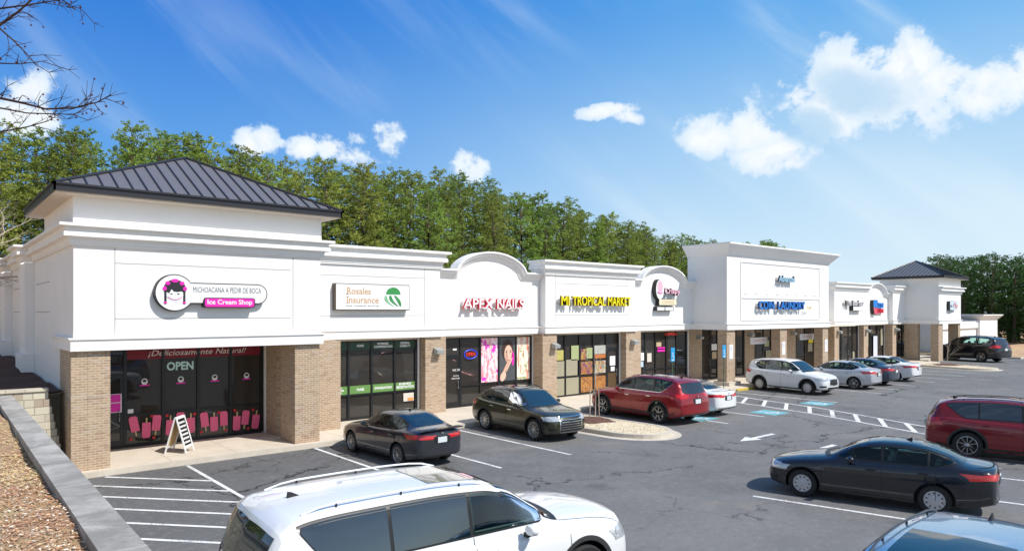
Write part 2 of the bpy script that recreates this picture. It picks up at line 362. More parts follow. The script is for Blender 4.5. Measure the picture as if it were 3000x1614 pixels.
class MB:
    """collects faces, builds ONE mesh object"""
    def __init__(s): s.v = []; s.f = []; s.mi = []; s.mats = []
    def mat(s, m):
        if m not in s.mats: s.mats.append(m)
        return s.mats.index(m)
    def add(s, vs, fs, m):
        o = len(s.v); s.v += [tuple(p) for p in vs]; i = s.mat(m)
        for f in fs: s.f.append(tuple(o + k for k in f)); s.mi.append(i)
    def box(s, x0, x1, y0, y1, z0, z1, m):
        vs = [(x, y, z) for z in (z0, z1) for y in (y0, y1) for x in (x0, x1)]
        s.add(vs, [(0, 2, 3, 1), (4, 5, 7, 6), (0, 1, 5, 4), (2, 6, 7, 3), (0, 4, 6, 2), (1, 3, 7, 5)], m)
    def hexa(s, p, m):      # 8 points: bottom ring 4, top ring 4
        s.add(p, [(3, 2, 1, 0), (4, 5, 6, 7), (0, 1, 5, 4), (1, 2, 6, 5), (2, 3, 7, 6), (3, 0, 4, 7)], m)
    def quad(s, a, b, c, d, m): s.add([a, b, c, d], [(0, 1, 2, 3)], m)
    def prism_xz(s, poly, y0, y1, m):      # closed outline in x,z  -> slab between y0 (front) and y1
        n = len(poly)
        s.add([(x, y0, z) for x, z in poly] + [(x, y1, z) for x, z in poly],
              [tuple(range(n)), tuple(range(2 * n - 1, n - 1, -1))] + [(i, i + n, (i + 1) % n + n, (i + 1) % n) for i in range(n)], m)
    def prism_xy(s, poly, z0, z1, m):
        n = len(poly)
        s.add([(x, y, z0) for x, y in poly] + [(x, y, z1) for x, y in poly],
              [tuple(range(n - 1, -1, -1)), tuple(range(n, 2 * n))] + [(i, (i + 1) % n, (i + 1) % n + n, i + n) for i in range(n)], m)
    def tube(s, pts, rad, m, seg=8, cap=True):
        pts = [Vector(p) for p in pts]; n = len(pts)
        if not isinstance(rad, (list, tuple)): rad = [rad] * n
        rings = []; up = Vector((0, 0, 1))
        for i, p in enumerate(pts):
            d = (pts[min(i + 1, n - 1)] - pts[max(i - 1, 0)]).normalized()
            a = d.cross(up)
            if a.length < 1e-3: a = d.cross(Vector((1, 0, 0)))
            a.normalize(); b = d.cross(a)
            rings.append([p + (a * math.cos(t) + b * math.sin(t)) * rad[i] for t in [2 * math.pi * k / seg for k in range(seg)]])
        vs = [q for r in rings for q in r]
        fs = [(i * seg + k, i * seg + (k + 1) % seg, (i + 1) * seg + (k + 1) % seg, (i + 1) * seg + k) for i in range(n - 1) for k in range(seg)]
        if cap: fs += [tuple(range(seg - 1, -1, -1)), tuple((n - 1) * seg + k for k in range(seg))]
        s.add(vs, fs, m)
    def lathe(s, prof, m, seg=24, axis='z', at=(0, 0, 0)):    # prof: (r, h)
        vs = []; fs = []
        for r, h in prof:
            for k in range(seg):
                t = 2 * math.pi * k / seg; c, q = r * math.cos(t), r * math.sin(t)
                p = (c, q, h) if axis == 'z' else (c, h, q)
                vs.append((p[0] + at[0], p[1] + at[1], p[2] + at[2]))
        for i in range(len(prof) - 1):
            for k in range(seg):
                a, b = i * seg + k, i * seg + (k + 1) % seg
                fs.append((a, b, b + seg, a + seg))
        s.add(vs, fs, m)
    def mesh(s, name, smooth=None):
        me = bpy.data.meshes.new(name); me.from_pydata(s.v, [], s.f)
        for m in s.mats: me.materials.append(m)
        me.polygons.foreach_set('material_index', s.mi); me.update()
        if smooth is not None:
            me.shade_smooth()
            me.set_sharp_from_angle(angle=smooth)
        return me
    def build(s, name, parent=None, smooth=None, label=None):
        o = bpy.data.objects.new(name, s.mesh(name, smooth)); C.objects.link(o)
        if parent is not None:
            o.parent = parent
        if label: o['label'] = label
        return o
def one(name, m, parent, x0, x1, y0, y1, z0, z1, label=None):
    b = MB(); b.box(x0, x1, y0, y1, z0, z1, m); return b.build(name, parent, label=label)

def text_geo(body, width, height, depth, bold=0.0, shear=0.0, spacing=1.0):
    """letters lying in x,z facing -Y, lower left corner at the origin; returns verts, faces"""
    cu = bpy.data.curves.new('txt', 'FONT'); cu.body = body; cu.size = 1.0; cu.extrude = 0.5; cu.offset = bold; cu.shear = shear
    cu.space_character = spacing; cu.resolution_u = 3
    ob = bpy.data.objects.new('txt', cu); C.objects.link(ob)
    dg = bpy.context.evaluated_depsgraph_get(); me = ob.evaluated_get(dg).to_mesh()
    vs = np.array([v.co[:] for v in me.vertices]); fs = [tuple(p.vertices) for p in me.polygons]
    ob.evaluated_get(dg).to_mesh_clear(); bpy.data.objects.remove(ob); bpy.data.curves.remove(cu)
    lo = vs.min(0); hi = vs.max(0); sx = width / (hi[0] - lo[0]); sz = height / (hi[1] - lo[1])
    out = [((p[0] - lo[0]) * sx, -(p[2] + 0.5) * depth, (p[1] - lo[1]) * sz) for p in vs]
    return out, fs
def put_text(b, body, x, y, z, w, h, d, m, rot=0.0, **kw):
    vs, fs = text_geo(body, w, h, d, **kw)
    b.add([(x + p[0], y + p[1], z + p[2] + p[0] * rot) for p in vs], fs, m)
# ------------------------------------------------------------------ ground, lot, walks
random.seed(7)
b = MB(); b.box(-600, 900, -500, 900, -0.4, -0.03, simple('far_ground', (0.17, 0.13, 0.08), 0.95, var=0.25, vscale=0.1)); tag(b.build('ground'), kind='structure')
def sheet(x0, x1, y0, y1, z, m): 
    q = MB(); q.quad((x0, y0, z), (x1, y0, z), (x1, y1, z), (x0, y1, z), m); return q
tag(sheet(1.3, 112, -70, 26, 0.0, M_ASPH).build('parking_lot'), kind='structure')

# sidewalk and kerb along the shops
ZS = 0.15
b = MB()
b.box(3.0, 61.9, 21.42, 26.0, -0.02, ZS, M_WALK); b.box(66.3, 75.0, 22.9, 26.0, -0.02, ZS, M_WALK)
b.box(61.9, 66.3, 21.42, 26.0, -0.02, ZS, M_WALK)
tag(b.build('sidewalk'), kind='structure')
b = MB()
b.box(3.0, 63.9, 21.27, 21.42, -0.02, ZS - 0.003, M_CURB)
b.box(66.2, 75.1, 22.75, 22.9, -0.02, ZS - 0.003, M_CURB)
b.box(63.9, 66.2, 21.27, 21.42, -0.02, ZS - 0.003, M_CURB)
tag(b.build('kerb'), kind='structure')

def island(name, cx0, cx1, ytop, ytip, rad, lean, label):
    """kerbed bed: straight sides from ytop down to a rounded tip"""
    def outline(inset):
        pts = [(cx0 + inset, ytop)]
        n = 14; x0, x1 = cx0 + inset, cx1 - inset; r = (x1 - x0) / 2; yc = ytip + rad
        for i in range(n + 1):
            t = math.pi + math.pi * i / n
            pts.append(((x0 + x1) / 2 + r * math.cos(t) + lean, yc + (rad - inset) * math.sin(t)))
        pts.append((x1, ytop)); return pts
    root = empty(name, ((cx0 + cx1) / 2, (ytop + ytip) / 2, 0)); inv = Matrix.Translation(-root.location)
    tag(root, label, 'planting island', 'kerbed islands between the parking rows')
    k = MB(); o, i = outline(0), outline(0.17); n = len(o)
    for a in range(n - 1):
        for (p, q, z0, z1) in ((o, o, -0.02, ZS), ):
            k.quad((*o[a], -0.02), (*o[a + 1], -0.02), (*o[a + 1], ZS), (*o[a], ZS), M_CURB)
        k.quad((*o[a], ZS), (*o[a + 1], ZS), (*i[a + 1], ZS), (*i[a], ZS), M_CURB)
    # gutter pan round the kerb
    g = outline(-0.32)
    for a in range(n - 1): k.quad((*g[a], 0.005), (*g[a + 1], 0.005), (*o[a + 1], 0.012), (*o[a], 0.012), M_CURB)
    c = k.build('kerb', root); c.matrix_parent_inverse = Matrix(); c.data.transform(inv)
    gr = MB(); cxm = (cx0 + cx1) / 2 + lean * 0.5
    cen = (cxm, (ytop + ytip) / 2, ZS + 0.04)
    for a in range(n - 1): gr.add([(*i[a], ZS - 0.01), (*i[a + 1], ZS - 0.01), cen], [(0, 1, 2)], M_GRAVEL)
    gr.add([(*i[-1], ZS - 0.01), (*i[0], ZS - 0.01), cen], [(0, 1, 2)], M_GRAVEL)
    c = gr.build('gravel_bed', root); c.data.transform(inv)
    # scattered stones
    st = MB(); rnd = random.Random(5)
    for _ in range(900):
        x = rnd.uniform(cx0 + .25, cx1 - .25); y = rnd.uniform(ytip + .35, ytop - .1); s = rnd.uniform(.012, .035)
        if y < ytip + rad and abs(x - cxm - lean * .5) > (cx1 - cx0) / 2 * (0.35 + 0.6 * (y - ytip) / rad): continue
        z = ZS + 0.01; a = rnd.uniform(0, 3)
        p = [(x + s * math.cos(a + k * 1.57), y + s * math.sin(a + k * 1.57), z) for k in range(4)]
        st.add(p + [(x, y, z + s)], [(0, 1, 4), (1, 2, 4), (2, 3, 4), (3, 0, 4)], M_GRAVEL)
    c = st.build('stones', root); c.data.transform(inv); c['kind'] = 'stuff'
    return root
island('planting_island', 18.35, 20.95, 21.27, 14.95, 1.7, 0.25, 'pale gravel island between the olive crossover and the dark red crossover')
island('planting_island', 61.5, 64.2, 21.27, 16.0, 1.6, -1.0, 'narrow far island with brown mulch and a bare shrub, left of the black utility vehicle')

def mound(name, x, y, rx, ry, h, label):
    b = MB(); n = 22; rings = 5; rnd = random.Random(3); vs = []; 
    for j in range(rings + 1):
        f = j / rings
        for k in range(n):
            t = 2 * math.pi * k / n; w = 1 + 0.08 * math.sin(5 * t + 1) 
            vs.append((rx * f * w * math.cos(t), ry * f * w * math.sin(t), ZS + h * (1 - f * f) + rnd.uniform(-.012, .012)))
    fs = [(j * n + k, j * n + (k + 1) % n, (j + 1) * n + (k + 1) % n, (j + 1) * n + k) for j in range(rings) for k in range(n)]
    b.add(vs, fs, M_MULCH); o = b.build(name); o.location = (x, y, 0)
    return tag(o, label, 'mulch', 'mulch rings round the young trees')
mound('mulch_ring', 20.0, 18.6, 0.85, 0.95, 0.14, 'ring of dark brown mulch at the foot of the staked sapling')
mound('mulch_ring', 62.6, 19.6, 0.95, 1.1, 0.12, 'far ring of brown mulch under the bare shrub')

# ------------------------------------------------------------------ painted markings
LZ = 0.004
def line(b, x0, y0, x1, y1, w=0.10, m=None, z=LZ):
    d = Vector((x1 - x0, y1 - y0, 0)); n = max(1, int(d.length / 3)); p = d.normalized().cross(Vector((0, 0, 1))) * w / 2
    a = Vector((x0, y0, z)); e = Vector((x1, y1, z)); b.quad(a - p, e - p, e + p, a + p, m or M_LINE)
b = MB()
for x in (9.73, 12.5, 15.30): line(b, x, 21.2, x, 15.1)
line(b, 5.85, 21.2, 5.85, 9.2)
for i in range(9):          # hatching between the retaining wall and the first stall
    c_ = 24.06 - 1.36 * (i - 1); xa = 2.2 if c_ - 2.2 * 1.13 < 21.2 else (c_ - 21.15) / 1.13
    line(b, xa, c_ - 1.13 * xa, 5.80, c_ - 1.13 * 5.80, 0.10)
for x in (24.3, 27.05): line(b, x, 21.2, x, 15.3)
for x in (34.0, 39.55, 42.3, 45.15, 48.3, 51.3, 54.5, 57.5): line(b, x, 21.2, x, 15.4 + (x - 34) * 0.03)
for x in (66.5, 69.8, 73.6, 76.8): line(b, x, 22.6, x - 1.0, 17.4)
tag(b.build('stall_lines'), kind='structure')
# crosswalk: two rails with rungs, bending towards the far lot
b = MB()
cw = [(34.0, 21.3, 30.9, 21.3), (32.18, 18.6, 30.25, 18.2), (31.45, 15.25, 29.5, 14.6), (30.45, 12.5, 28.6, 12.0), (29.38, 9.9, 27.6, 9.3), (28.3, 7.2, 26.6, 6.6), (27.0, 4.0, 25.4, 3.4)]
cw[0] = (33.0, 21.2, 31.2, 21.2)
for a, c in zip(cw, cw[1:]):
    line(b, a[0], a[1], c[0], c[1], 0.12); line(b, a[2], a[3], c[2], c[3], 0.12)
def along(pts, d, k):
    for a, c in zip(pts, pts[1:]):
        l = math.hypot(c[k] - a[k], c[k + 1] - a[k + 1])
        if d <= l: return (a[k] + (c[k] - a[k]) * d / l, a[k + 1] + (c[k + 1] - a[k + 1]) * d / l)
        d -= l
    return None
for k in range(14):
    p, q = along(cw, .7 + k * 1.28, 0), along(cw, 1.75 + k * 1.28, 2)
    if p and q: line(b, p[0], p[1], q[0], q[1], 0.17, z=LZ + .0005)
tag(b.build('crosswalk_marking'), kind='structure')
M_HC = simple('faded_blue_paint', (0.14, 0.40, 0.46), 0.8, var=0.35, vscale=10.0)
def handicap(x, y):
    b = MB(); z = LZ
    b.quad((x - .62, y - .62, z), (x + .62, y - .62, z), (x + .62, y + .62, z), (x - .62, y + .62, z), M_HC)
    z += .003; pts = [(x - .02 + .26 * math.cos(t), y - .12 + .26 * math.sin(t)) for t in [R(130 + 26 * k) for k in range(9)]]
    for a, c in zip(pts, pts[1:]): line(b, a[0], a[1], c[0], c[1], 0.09, z=z)
    line(b, x - .05, y + .28, x - .02, y - .08, 0.1, z=z + .0004); line(b, x - .02, y - .08, x + .22, y - .08, 0.09, z=z + .0008); line(b, x + .22, y - .08, x + .36, y - .34, 0.09, z=z + .0012)
    b.quad((x - .13, y + .34, z + .002), (x + .03, y + .34, z + .002), (x + .03, y + .5, z + .002), (x - .13, y + .5, z + .002), M_LINE)
    return tag(b.build('accessible_stall_marking'), kind='structure')
handicap(32.9, 15.85); handicap(28.35, 15.8); handicap(24.6, 16.9)
def arrow(x, y, a, s=1.0):
    b = MB(); c, q = math.cos(a), math.sin(a)
    P = [(-1.1, -.09), (.25, -.09), (.25, -.32), (1.1, 0), (.25, .32), (.25, .09), (-1.1, .09)]
    w = [(x + s * (px * c - py * q), y + s * (px * q + py * c), LZ) for px, py in P]
    b.add(w, [(0, 1, 5, 6), (2, 3, 4, 5, 1)], M_LINE); return tag(b.build('lane_arrow'), kind='structure')
arrow(22.4, 12.95, R(180)); arrow(56.3, 12.6, R(180), 1.1); arrow(22.0, 10.55, R(180))
b = MB()                         # near row, laid out at a slight angle
dx, dy = math.cos(R(104)), math.sin(R(104))
for k, (x, y) in enumerate([(15.18, 8.88), (18.05, 9.1), (20.9, 9.3), (23.9, 9.0), (26.8, 8.6)]):
    line(b, x, y, x - dx * 5.6, y - dy * 5.6)
tag(b.build('near_row_lines'), kind='structure')
b = MB(); b.box(34.6, 36.4, 21.19, 21.266, 0, ZS - .04, simple('yellow_paint', (0.62, 0.46, 0.06), 0.6, var=0.15))
tag(b.build('yellow_kerb'), kind='structure')

# ------------------------------------------------------------------ hill on the left, ground behind the shops
def hz(x, y):
    z = 2.08 + 0.06 * max(0, min(1, (y - 18) / 7)) + max(0, min(0.75, (y - 24.7) * 0.032)) 
    z += 0.05 * math.sin(x * 1.3 + y * .7) + 0.03 * math.sin(x * 3.1 - y * 2.3)
    if x < 0: z += min(1.0, -x * 0.03)
    if x > 60: z -= min(3.2, (x - 60) * .06)
    return z
def terrain(b, xs, ys):
    vs = [(x, y, hz(x, y)) for y in ys for x in xs]; nx = len(xs)
    b.add(vs, [(j * nx + i, j * nx + i + 1, (j + 1) * nx + i + 1, (j + 1) * nx + i) for j in range(len(ys) - 1) for i in range(nx - 1)], M_SOIL)
b = MB()
def lin(a, c, n): return [a + (c - a) * i / n for i in range(n + 1)]
terrain(b, lin(-60, -6, 18) + lin(-5.5, 1.40, 14), lin(-40, -2, 10) + lin(-1, 22.6, 44))
terrain(b, lin(-60, -6, 18) + lin(-5.5, 3.04, 14), lin(22.6, 49, 18))
terrain(b, lin(-60, 300, 60), lin(49, 160, 16))
tag(b.build('hill', smooth=R(40)), kind='structure')
b = MB(); ys = lin(22.75, 48, 30); xs_ = lin(1.5, 3.035, 5)  # mulch strip by the side wall, coloured darker to carry the building's shade
b.add([(x + (.25 * math.sin(y * 1.7) if x < 1.6 else 0), y, hz(x, y) + .035) for y in ys for x in xs_], [(j * 6 + i, j * 6 + i + 1, (j + 1) * 6 + i + 1, (j + 1) * 6 + i) for j in range(30) for i in range(5)], simple('shade_dark_mulch', (.075, .038, .026), .95, var=.4, vscale=20))
tag(b.build('shaded_mulch_bed'), kind='structure')

# litter: small curled leaves over the near slope
b = MB(); rnd = random.Random(11)
LM = [simple('dry_leaf_tan', (0.66, 0.46, 0.28), 0.9, var=0.3, vscale=9), simple('dry_leaf_rust', (0.46, 0.24, 0.13), 0.9, var=0.3, vscale=9), simple('dry_leaf_pale', (0.80, 0.68, 0.57), 0.9, var=0.2, vscale=9), simple('straw', (0.66, 0.52, 0.27), 0.9, var=0.3, vscale=9)]
for _ in range(17000):
    x = 1.36 - abs(rnd.gauss(0, 1.2)); y = rnd.uniform(3.5, 24.5) if rnd.random() < .5 else rnd.uniform(4, 14)
    if x < -3: continue
    s = rnd.uniform(.014, .034); a = rnd.uniform(0, 6.28); z = hz(x, y) + rnd.uniform(.005, .035); t = rnd.uniform(-.02, .03)
    c, q = math.cos(a) * s, math.sin(a) * s
    mm = LM[3] if (y > 11 and rnd.random() < .6) else LM[rnd.choice((0, 1, 1, 1, 2))]
    b.add([(x - c, y - q, z), (x + q * .4, y - c * .4, z + t * .6), (x + c, y + q, z), (x - q * .4, y + c * .4, z + t * .3)], [(0, 1, 2, 3)], mm)
tag(b.build('leaf_litter'), 'dry brown leaves scattered on the slope left of the concrete wall', 'leaves', kind='stuff')

# retaining wall running down the left side, and the stone wall returning to the building
root = empty('retaining_wall', (1.465, 9.4, 0), -0.0155, label='long retaining wall with a grey concrete cap in the lower left corner', cat='retaining wall')
b = MB(); b.box(-0.15, 0.15, -17, 13.0, 0, 2.08, M_STONE); b.build('wall', root)
b = MB(); b.box(-0.19, 0.19, -17, 13.04, 2.08, 2.22, M_CAP)
for k in range(1, 10): b.box(-0.192, 0.192, 13 - k * 3.05, 13 - k * 3.05 + 0.02, 2.10, 2.2225, M_JOINT)
b.build('cap', root)
root = empty('stone_wall', (2.2, 22.4, 0), label='low pale stone block wall between the concrete capped wall and the brick pier', cat='stone wall')
b = MB()
for k in range(11):
    z0 = k * 0.205; b.box(-0.60, 0.84 - k * 0.038, -0.06 + k * 0.016, 0.30, z0, z0 + 0.2045, M_STONE)
b.build('wall', root)
b = MB(); b.box(-0.60, 0.46, 0.06, 0.36, 2.256, 2.34, M_STONE); b.build('cap', root)
# ------------------------------------------------------------------ the shopping strip
HB, BT = 3.36, 3.71                # underside and top of the white band over the shops
strip = empty('shopping_strip', (38, 30, 0), label='long white stucco shopping strip with brick piers, raised parapets and two dark hipped roof towers', cat='building')
SL = -strip.location
def part(b, name, parent=None, smooth=None, label=None):
    o = b.build(name, parent or strip, smooth, label)
    if parent is None: o.location = SL
    return o
def sweep(b, path, prof, m, caps=True):
    P = [Vector((x, y)) for x, y in path]; n = len(P); offs = []
    for i in range(n):
        ns = []
        if i > 0: d = (P[i] - P[i - 1]).normalized(); ns.append(Vector((d.y, -d.x)))
        if i < n - 1: d = (P[i + 1] - P[i]).normalized(); ns.append(Vector((d.y, -d.x)))
        offs.append(ns[0] if len(ns) == 1 else (ns[0] + ns[1]) / (1 + ns[0].dot(ns[1])))
    k = len(prof)
    vs = [(P[i].x + offs[i].x * o, P[i].y + offs[i].y * o, z) for i in range(n) for o, z in prof]
    fs = [(i * k + j, i * k + (j + 1) % k, (i + 1) * k + (j + 1) % k, (i + 1) * k + j) for i in range(n - 1) for j in range(k)]
    if caps: fs += [tuple(range(k - 1, -1, -1)), tuple((n - 1) * k + j for j in range(k))]
    b.add(vs, fs, m)
def cornice_prof(zt, zb, out=0.36):
    h = zt - zb; r = [(0.0, 0), (1, 0), (1, -.13), (.90, -.16), (.62, -.18), (.57, -.27), (.57, -.38), (.66, -.40), (.70, -.42), (.70, -.60), (.60, -.63), (.34, -.65), (.27, -.76), (.27, -.90), (.20, -.93), (.20, -1), (0, -1)]
    return [(o * out, zt + q * h) for o, q in r]
def band_prof(out=0.08): return [(0, BT), (out + .045, BT), (out + .045, BT - .045), (out, BT - .075), (out, HB), (0, HB)]
def reveal(b, x0, x1, z, y): b.box(x0, x1, y - 0.006, y, z - 0.012, z + 0.012, M_JOINT)
def revealv(b, x, z0, z1, y): b.box(x - .012, x + .012, y - 0.006, y, z0, z1, M_JOINT)

def parapet(name_x0, x1, y, zt, zb, left=None, right=None, panel=None, out=0.36, depth=0.35):
    """flat topped bay: wall + stepped cornice + band, with returns to y=left / y=right"""
    x0 = name_x0; w = MB()
    w.box(x0, x1, y, y + depth, HB + .002, zt - .02, M_STUCCO)
    if left: w.box(x0, x0 + .3, y + depth, left, HB + .002, zt - .02, M_STUCCO)
    if right: w.box(x1 - .3, x1, y + depth, right, HB + .002, zt - .02, M_STUCCO)
    if panel:
        px0, px1, ps = panel
        for z in ps: reveal(w, px0, px1, z, y)
        revealv(w, px0, BT + .02, zb - .01, y); revealv(w, px1, BT + .02, zb - .01, y)
    part(w, 'wall')
    path = ([(x0, left)] if left else []) + [(x0, y), (x1, y)] + ([(x1, right)] if right else [])
    c = MB(); sweep(c, path, cornice_prof(zt, zb, out), M_STUCCO); part(c, 'cornice', smooth=R(25))
    c = MB(); sweep(c, path, band_prof(), M_STUCCO); part(c, 'band')

def arch_bay(x0, x1, y, zs, z_pk, a0, a1):
    """bay with an arched parapet; shoulders at zs, arch springs at a0 and a1"""
    cx = (a0 + a1) / 2; hw = (a1 - a0) / 2; H_ = z_pk - zs
    pts = [(x0, zs), (a0, zs)]
    # reverse curve up, then round head
    for i in range(1, 28):
        t = i / 28; u = -1 + 2 * t; s = abs(u)
        z = H_ * (1 - s ** 2.05) ** .66
        pts.append((cx + u * hw, zs + z))
    pts += [(a1, zs), (x1, zs)]
    # resample evenly near the steep part
    w = MB(); w.prism_xz([(x0, HB + .002)] + [(x, z - .02) for x, z in pts] + [(x1, HB + .002)], y, y + .3, M_STUCCO); part(w, 'wall')
    prof = [(-0.0, .16), (.0, .30), (.07, .30), (.10, .24), (.17, .22), (.19, .20), (.20, .13), (.27, .11), (.30, .07), (.36, .05), (.40, .0)]
    # prof: (drop inwards from the edge, projection)
    c = MB(); n = len(pts); P = [Vector(p) for p in pts]; vs = []; k = len(prof)
    for i in range(n):
        d0 = (P[i] - P[max(i - 1, 0)]); d1 = (P[min(i + 1, n - 1)] - P[i])
        ns = []
        for d in (d0, d1):
            if d.length > 1e-6: d = d.normalized(); ns.append(Vector((d.y, -d.x)))
        o = ns[0] if len(ns) == 1 else (ns[0] + ns[1]) / max(.45, 1 + ns[0].dot(ns[1]))
        for dr, pr in prof: vs.append((P[i].x + o.x * dr, y - pr, P[i].y + o.y * dr))
    vs2 = [(p.x, y + .3, p.y) for p in P]
    fs = [(i * k + j, (i + 1) * k + j, (i + 1) * k + j + 1, i * k + j + 1) for i in range(n - 1) for j in range(k - 1)]
    N = len(vs); fs += [(i * k, N + i, N + i + 1, (i + 1) * k) for i in range(n - 1)]
    fs += [tuple(range(k)), tuple((n - 1) * k + j for j in range(k - 1, -1, -1))]
    c.add(vs + vs2, fs, M_STUCCO); part(c, 'cornice', smooth=R(30))
    c = MB(); sweep(c, [(x0, y), (x1, y)], band_prof(), M_STUCCO); part(c, 'band')

# side wall and body of the building
b = MB()
b.box(3.10, 3.40, 21.86, 52.0, HB + .002, 6.70, M_STUCCO)
b.box(3.10, 3.40, 23.42, 52.0, 0, HB, M_STUCCO)
for (y0, y1) in ((29.7, 31.3), (37.3, 39.2), (45.2, 47.0)):
    b.box(2.82, 3.098, y0, y1, 2.4, 6.12, M_STUCCO); b.box(2.70, 3.096, y0 - .12, y1 + .12, 2.2, 2.2 + .55 + (y0 - 24) * .03, M_STUCCO)
for (y0, y1) in ((25.9, 29.2), (32, 36.8), (40, 44.8)):
    for z in (5.35, 4.40): b.box(3.094, 3.10, y0, y1, z - .014, z + .014, M_JOINT)
part(b, 'side_wall')
b = MB(); b.box(3.05, 3.42, 21.56, 23.415, 0.0, HB, M_BRICK); part(b, 'brick_base')
b = MB(); b.box(3.4, 118, 51.7, 52.0, 0, 6.2, M_STUCCO); b.box(3.4, 75, 26.2, 51.7, 5.55, 5.7, M_STUCCO); part(b, 'rear_wall')
c = MB()
path = [(3.1, 52), (3.1, 47.0), (2.82, 47.0), (2.82, 45.2), (3.1, 45.2), (3.1, 39.2), (2.82, 39.2), (2.82, 37.3), (3.1, 37.3), (3.1, 31.3), (2.82, 31.3), (2.82, 29.7), (3.1, 29.7), (3.1, 21.5), (10.05, 21.5), (10.05, 24.4)]
sweep(c, path, cornice_prof(6.73, 6.17), M_STUCCO); part(c, 'cornice', smooth=R(25))
# tower bay front
w = MB(); w.box(3.10, 10.05, 21.5, 21.86, HB + .002, 6.70, M_STUCCO); w.box(9.75, 10.05, 21.86, 24.4, HB + .002, 6.70, M_STUCCO)
for z in (5.74, 4.22): reveal(w, 4.07, 9.05, z, 21.5)
revealv(w, 4.07, 3.76, 6.15, 21.5); revealv(w, 9.12, 3.76, 6.15, 21.5); part(w, 'wall')
c = MB(); sweep(c, [(3.1, 24.7), (3.1, 21.5), (10.05, 21.5), (10.05, 24.4)], band_prof(), M_STUCCO); part(c, 'band')

def hip_tower(x0, x1, y0, y1, zb, ze, pk, ov=0.47, seam=0.36):
    w = MB()
    for a in ((x0, x1, y0, y0 + .25), (x0, x1, y1 - .25, y1), (x0, x0 + .25, y0 + .25, y1 - .25), (x1 - .25, x1, y0 + .25, y1 - .25)):
        w.box(a[0], a[1], a[2], a[3], zb, ze - .20, M_STUCCO)
    part(w, 'tower_wall')
    X0, X1, Y0, Y1 = x0 - ov, x1 + ov, y0 - ov, y1 + ov
    s = MB(); s.box(X0 + .02, X1 - .02, Y0 + .02, Y1 - .02, ze - .24, ze - .20, M_SOFFIT); part(s, 'soffit')
    r = MB(); A = [(X0, Y0), (X1, Y0), (X1, Y1), (X0, Y1)]
    zt = ze - .01
    r.add([(*p, zt) for p in A] + [pk], [(0, 1, 4), (1, 2, 4), (2, 3, 4), (3, 0, 4)], M_ROOF)
    roof = part(r, 'roof')
    f = MB(); path = [(X0, Y0), (X1, Y0), (X1, Y1), (X0, Y1), (X0, Y0)]
    for (o0, o1, z0, z1) in ((-.02, .03, ze - .20, ze - .04), (-.02, .075, ze - .04, ze + .012)):
        for a, c_ in zip(path, path[1:]):
            d = (Vector(c_) - Vector(a)).normalized(); n = Vector((d.y, -d.x))
            p = [Vector(a) - n * -o0 - d * o1, Vector(c_) - n * -o0 + d * o1, Vector(c_) + n * o1 + d * o1, Vector(a) + n * o1 - d * o1]
            f.prism_xy([(q.x, q.y) for q in reversed(p)], z0, z1, M_SEAM)
    g = f.build('gutter', roof)
    # standing seams running up each slope, cut off at the hips
    q = MB(); px, py, pz = pk
    def seamline(a, c_):
        a, c_ = Vector(a), Vector(c_); d = (c_ - a)
        if d.length < .08: return
        sd_ = Vector((d.x, d.y, 0)).normalized().cross(Vector((0, 0, 1))) * .016; up = Vector((0, 0, .045))
        q.hexa([a - sd_, a + sd_, c_ + sd_, c_ - sd_, a - sd_ + up, a + sd_ + up, c_ + sd_ + up, c_ - sd_ + up], M_SEAM)
    def slopes(lo, hi, base, pk_s, pk_d, axis):
        n = int((hi - lo) / seam); st = (hi - lo) / n
        for i in range(1, n):
            s_ = lo + i * st; t = (s_ - lo) / (pk_s - lo) if s_ < pk_s else (hi - s_) / (hi - pk_s)
            e = (s_, base + (pk_d - base) * t) if axis == 'x' else (base + (pk_d - base) * t, s_)
            a = (s_, base) if axis == 'x' else (base, s_)
            seamline((*a, zt), (*e, zt + (pz - zt) * t))
    slopes(X0, X1, Y0, px, py, 'x'); slopes(X0, X1, Y1, px, py, 'x'); slopes(Y0, Y1, X0, py, px, 'y'); slopes(Y0, Y1, X1, py, px, 'y')
    q.build('seam', roof)
    q = MB()
    for a in A: q.tube([(a[0], a[1], zt + .02), (px, py, pz + .02)], .05, M_SEAM, 6)
    q.build('ridge_cap', roof)
hip_tower(3.10, 10.1, 21.52, 27.1, 6.6, 7.72, (6.66, 24.35, 9.44))
hip_tower(67.0, 72.6, 21.65, 26.5, 6.55, 7.55, (71.3, 25.0, 9.20), ov=0.5, seam=0.33)

parapet(10.06, 16.78, 24.35, 6.93, 6.22, right=25.2, panel=(11.0, 16.0, (5.80, 4.26)))
arch_bay(16.79, 22.9, 24.75, 6.27, 7.13, 17.75, 21.85)
parapet(22.92, 29.60, 24.35, 6.90, 6.20, left=25.3, right=25.3, panel=(23.57, 29.0, (5.80, 4.26)))
arch_bay(29.61, 35.9, 24.75, 6.22, 7.05, 30.35, 34.55)
# tall laundry bay
w = MB(); w.box(35.45, 48.1, 22.4, 22.75, HB + .002, 8.30, M_STUCCO); w.box(35.45, 35.75, 22.75, 25.1, HB + .002, 8.30, M_STUCCO); w.box(47.8, 48.1, 22.75, 25.1, HB + .002, 8.30, M_STUCCO)
w.box(35.75, 47.8, 24.8, 25.1, 6.0, 8.30, M_STUCCO)
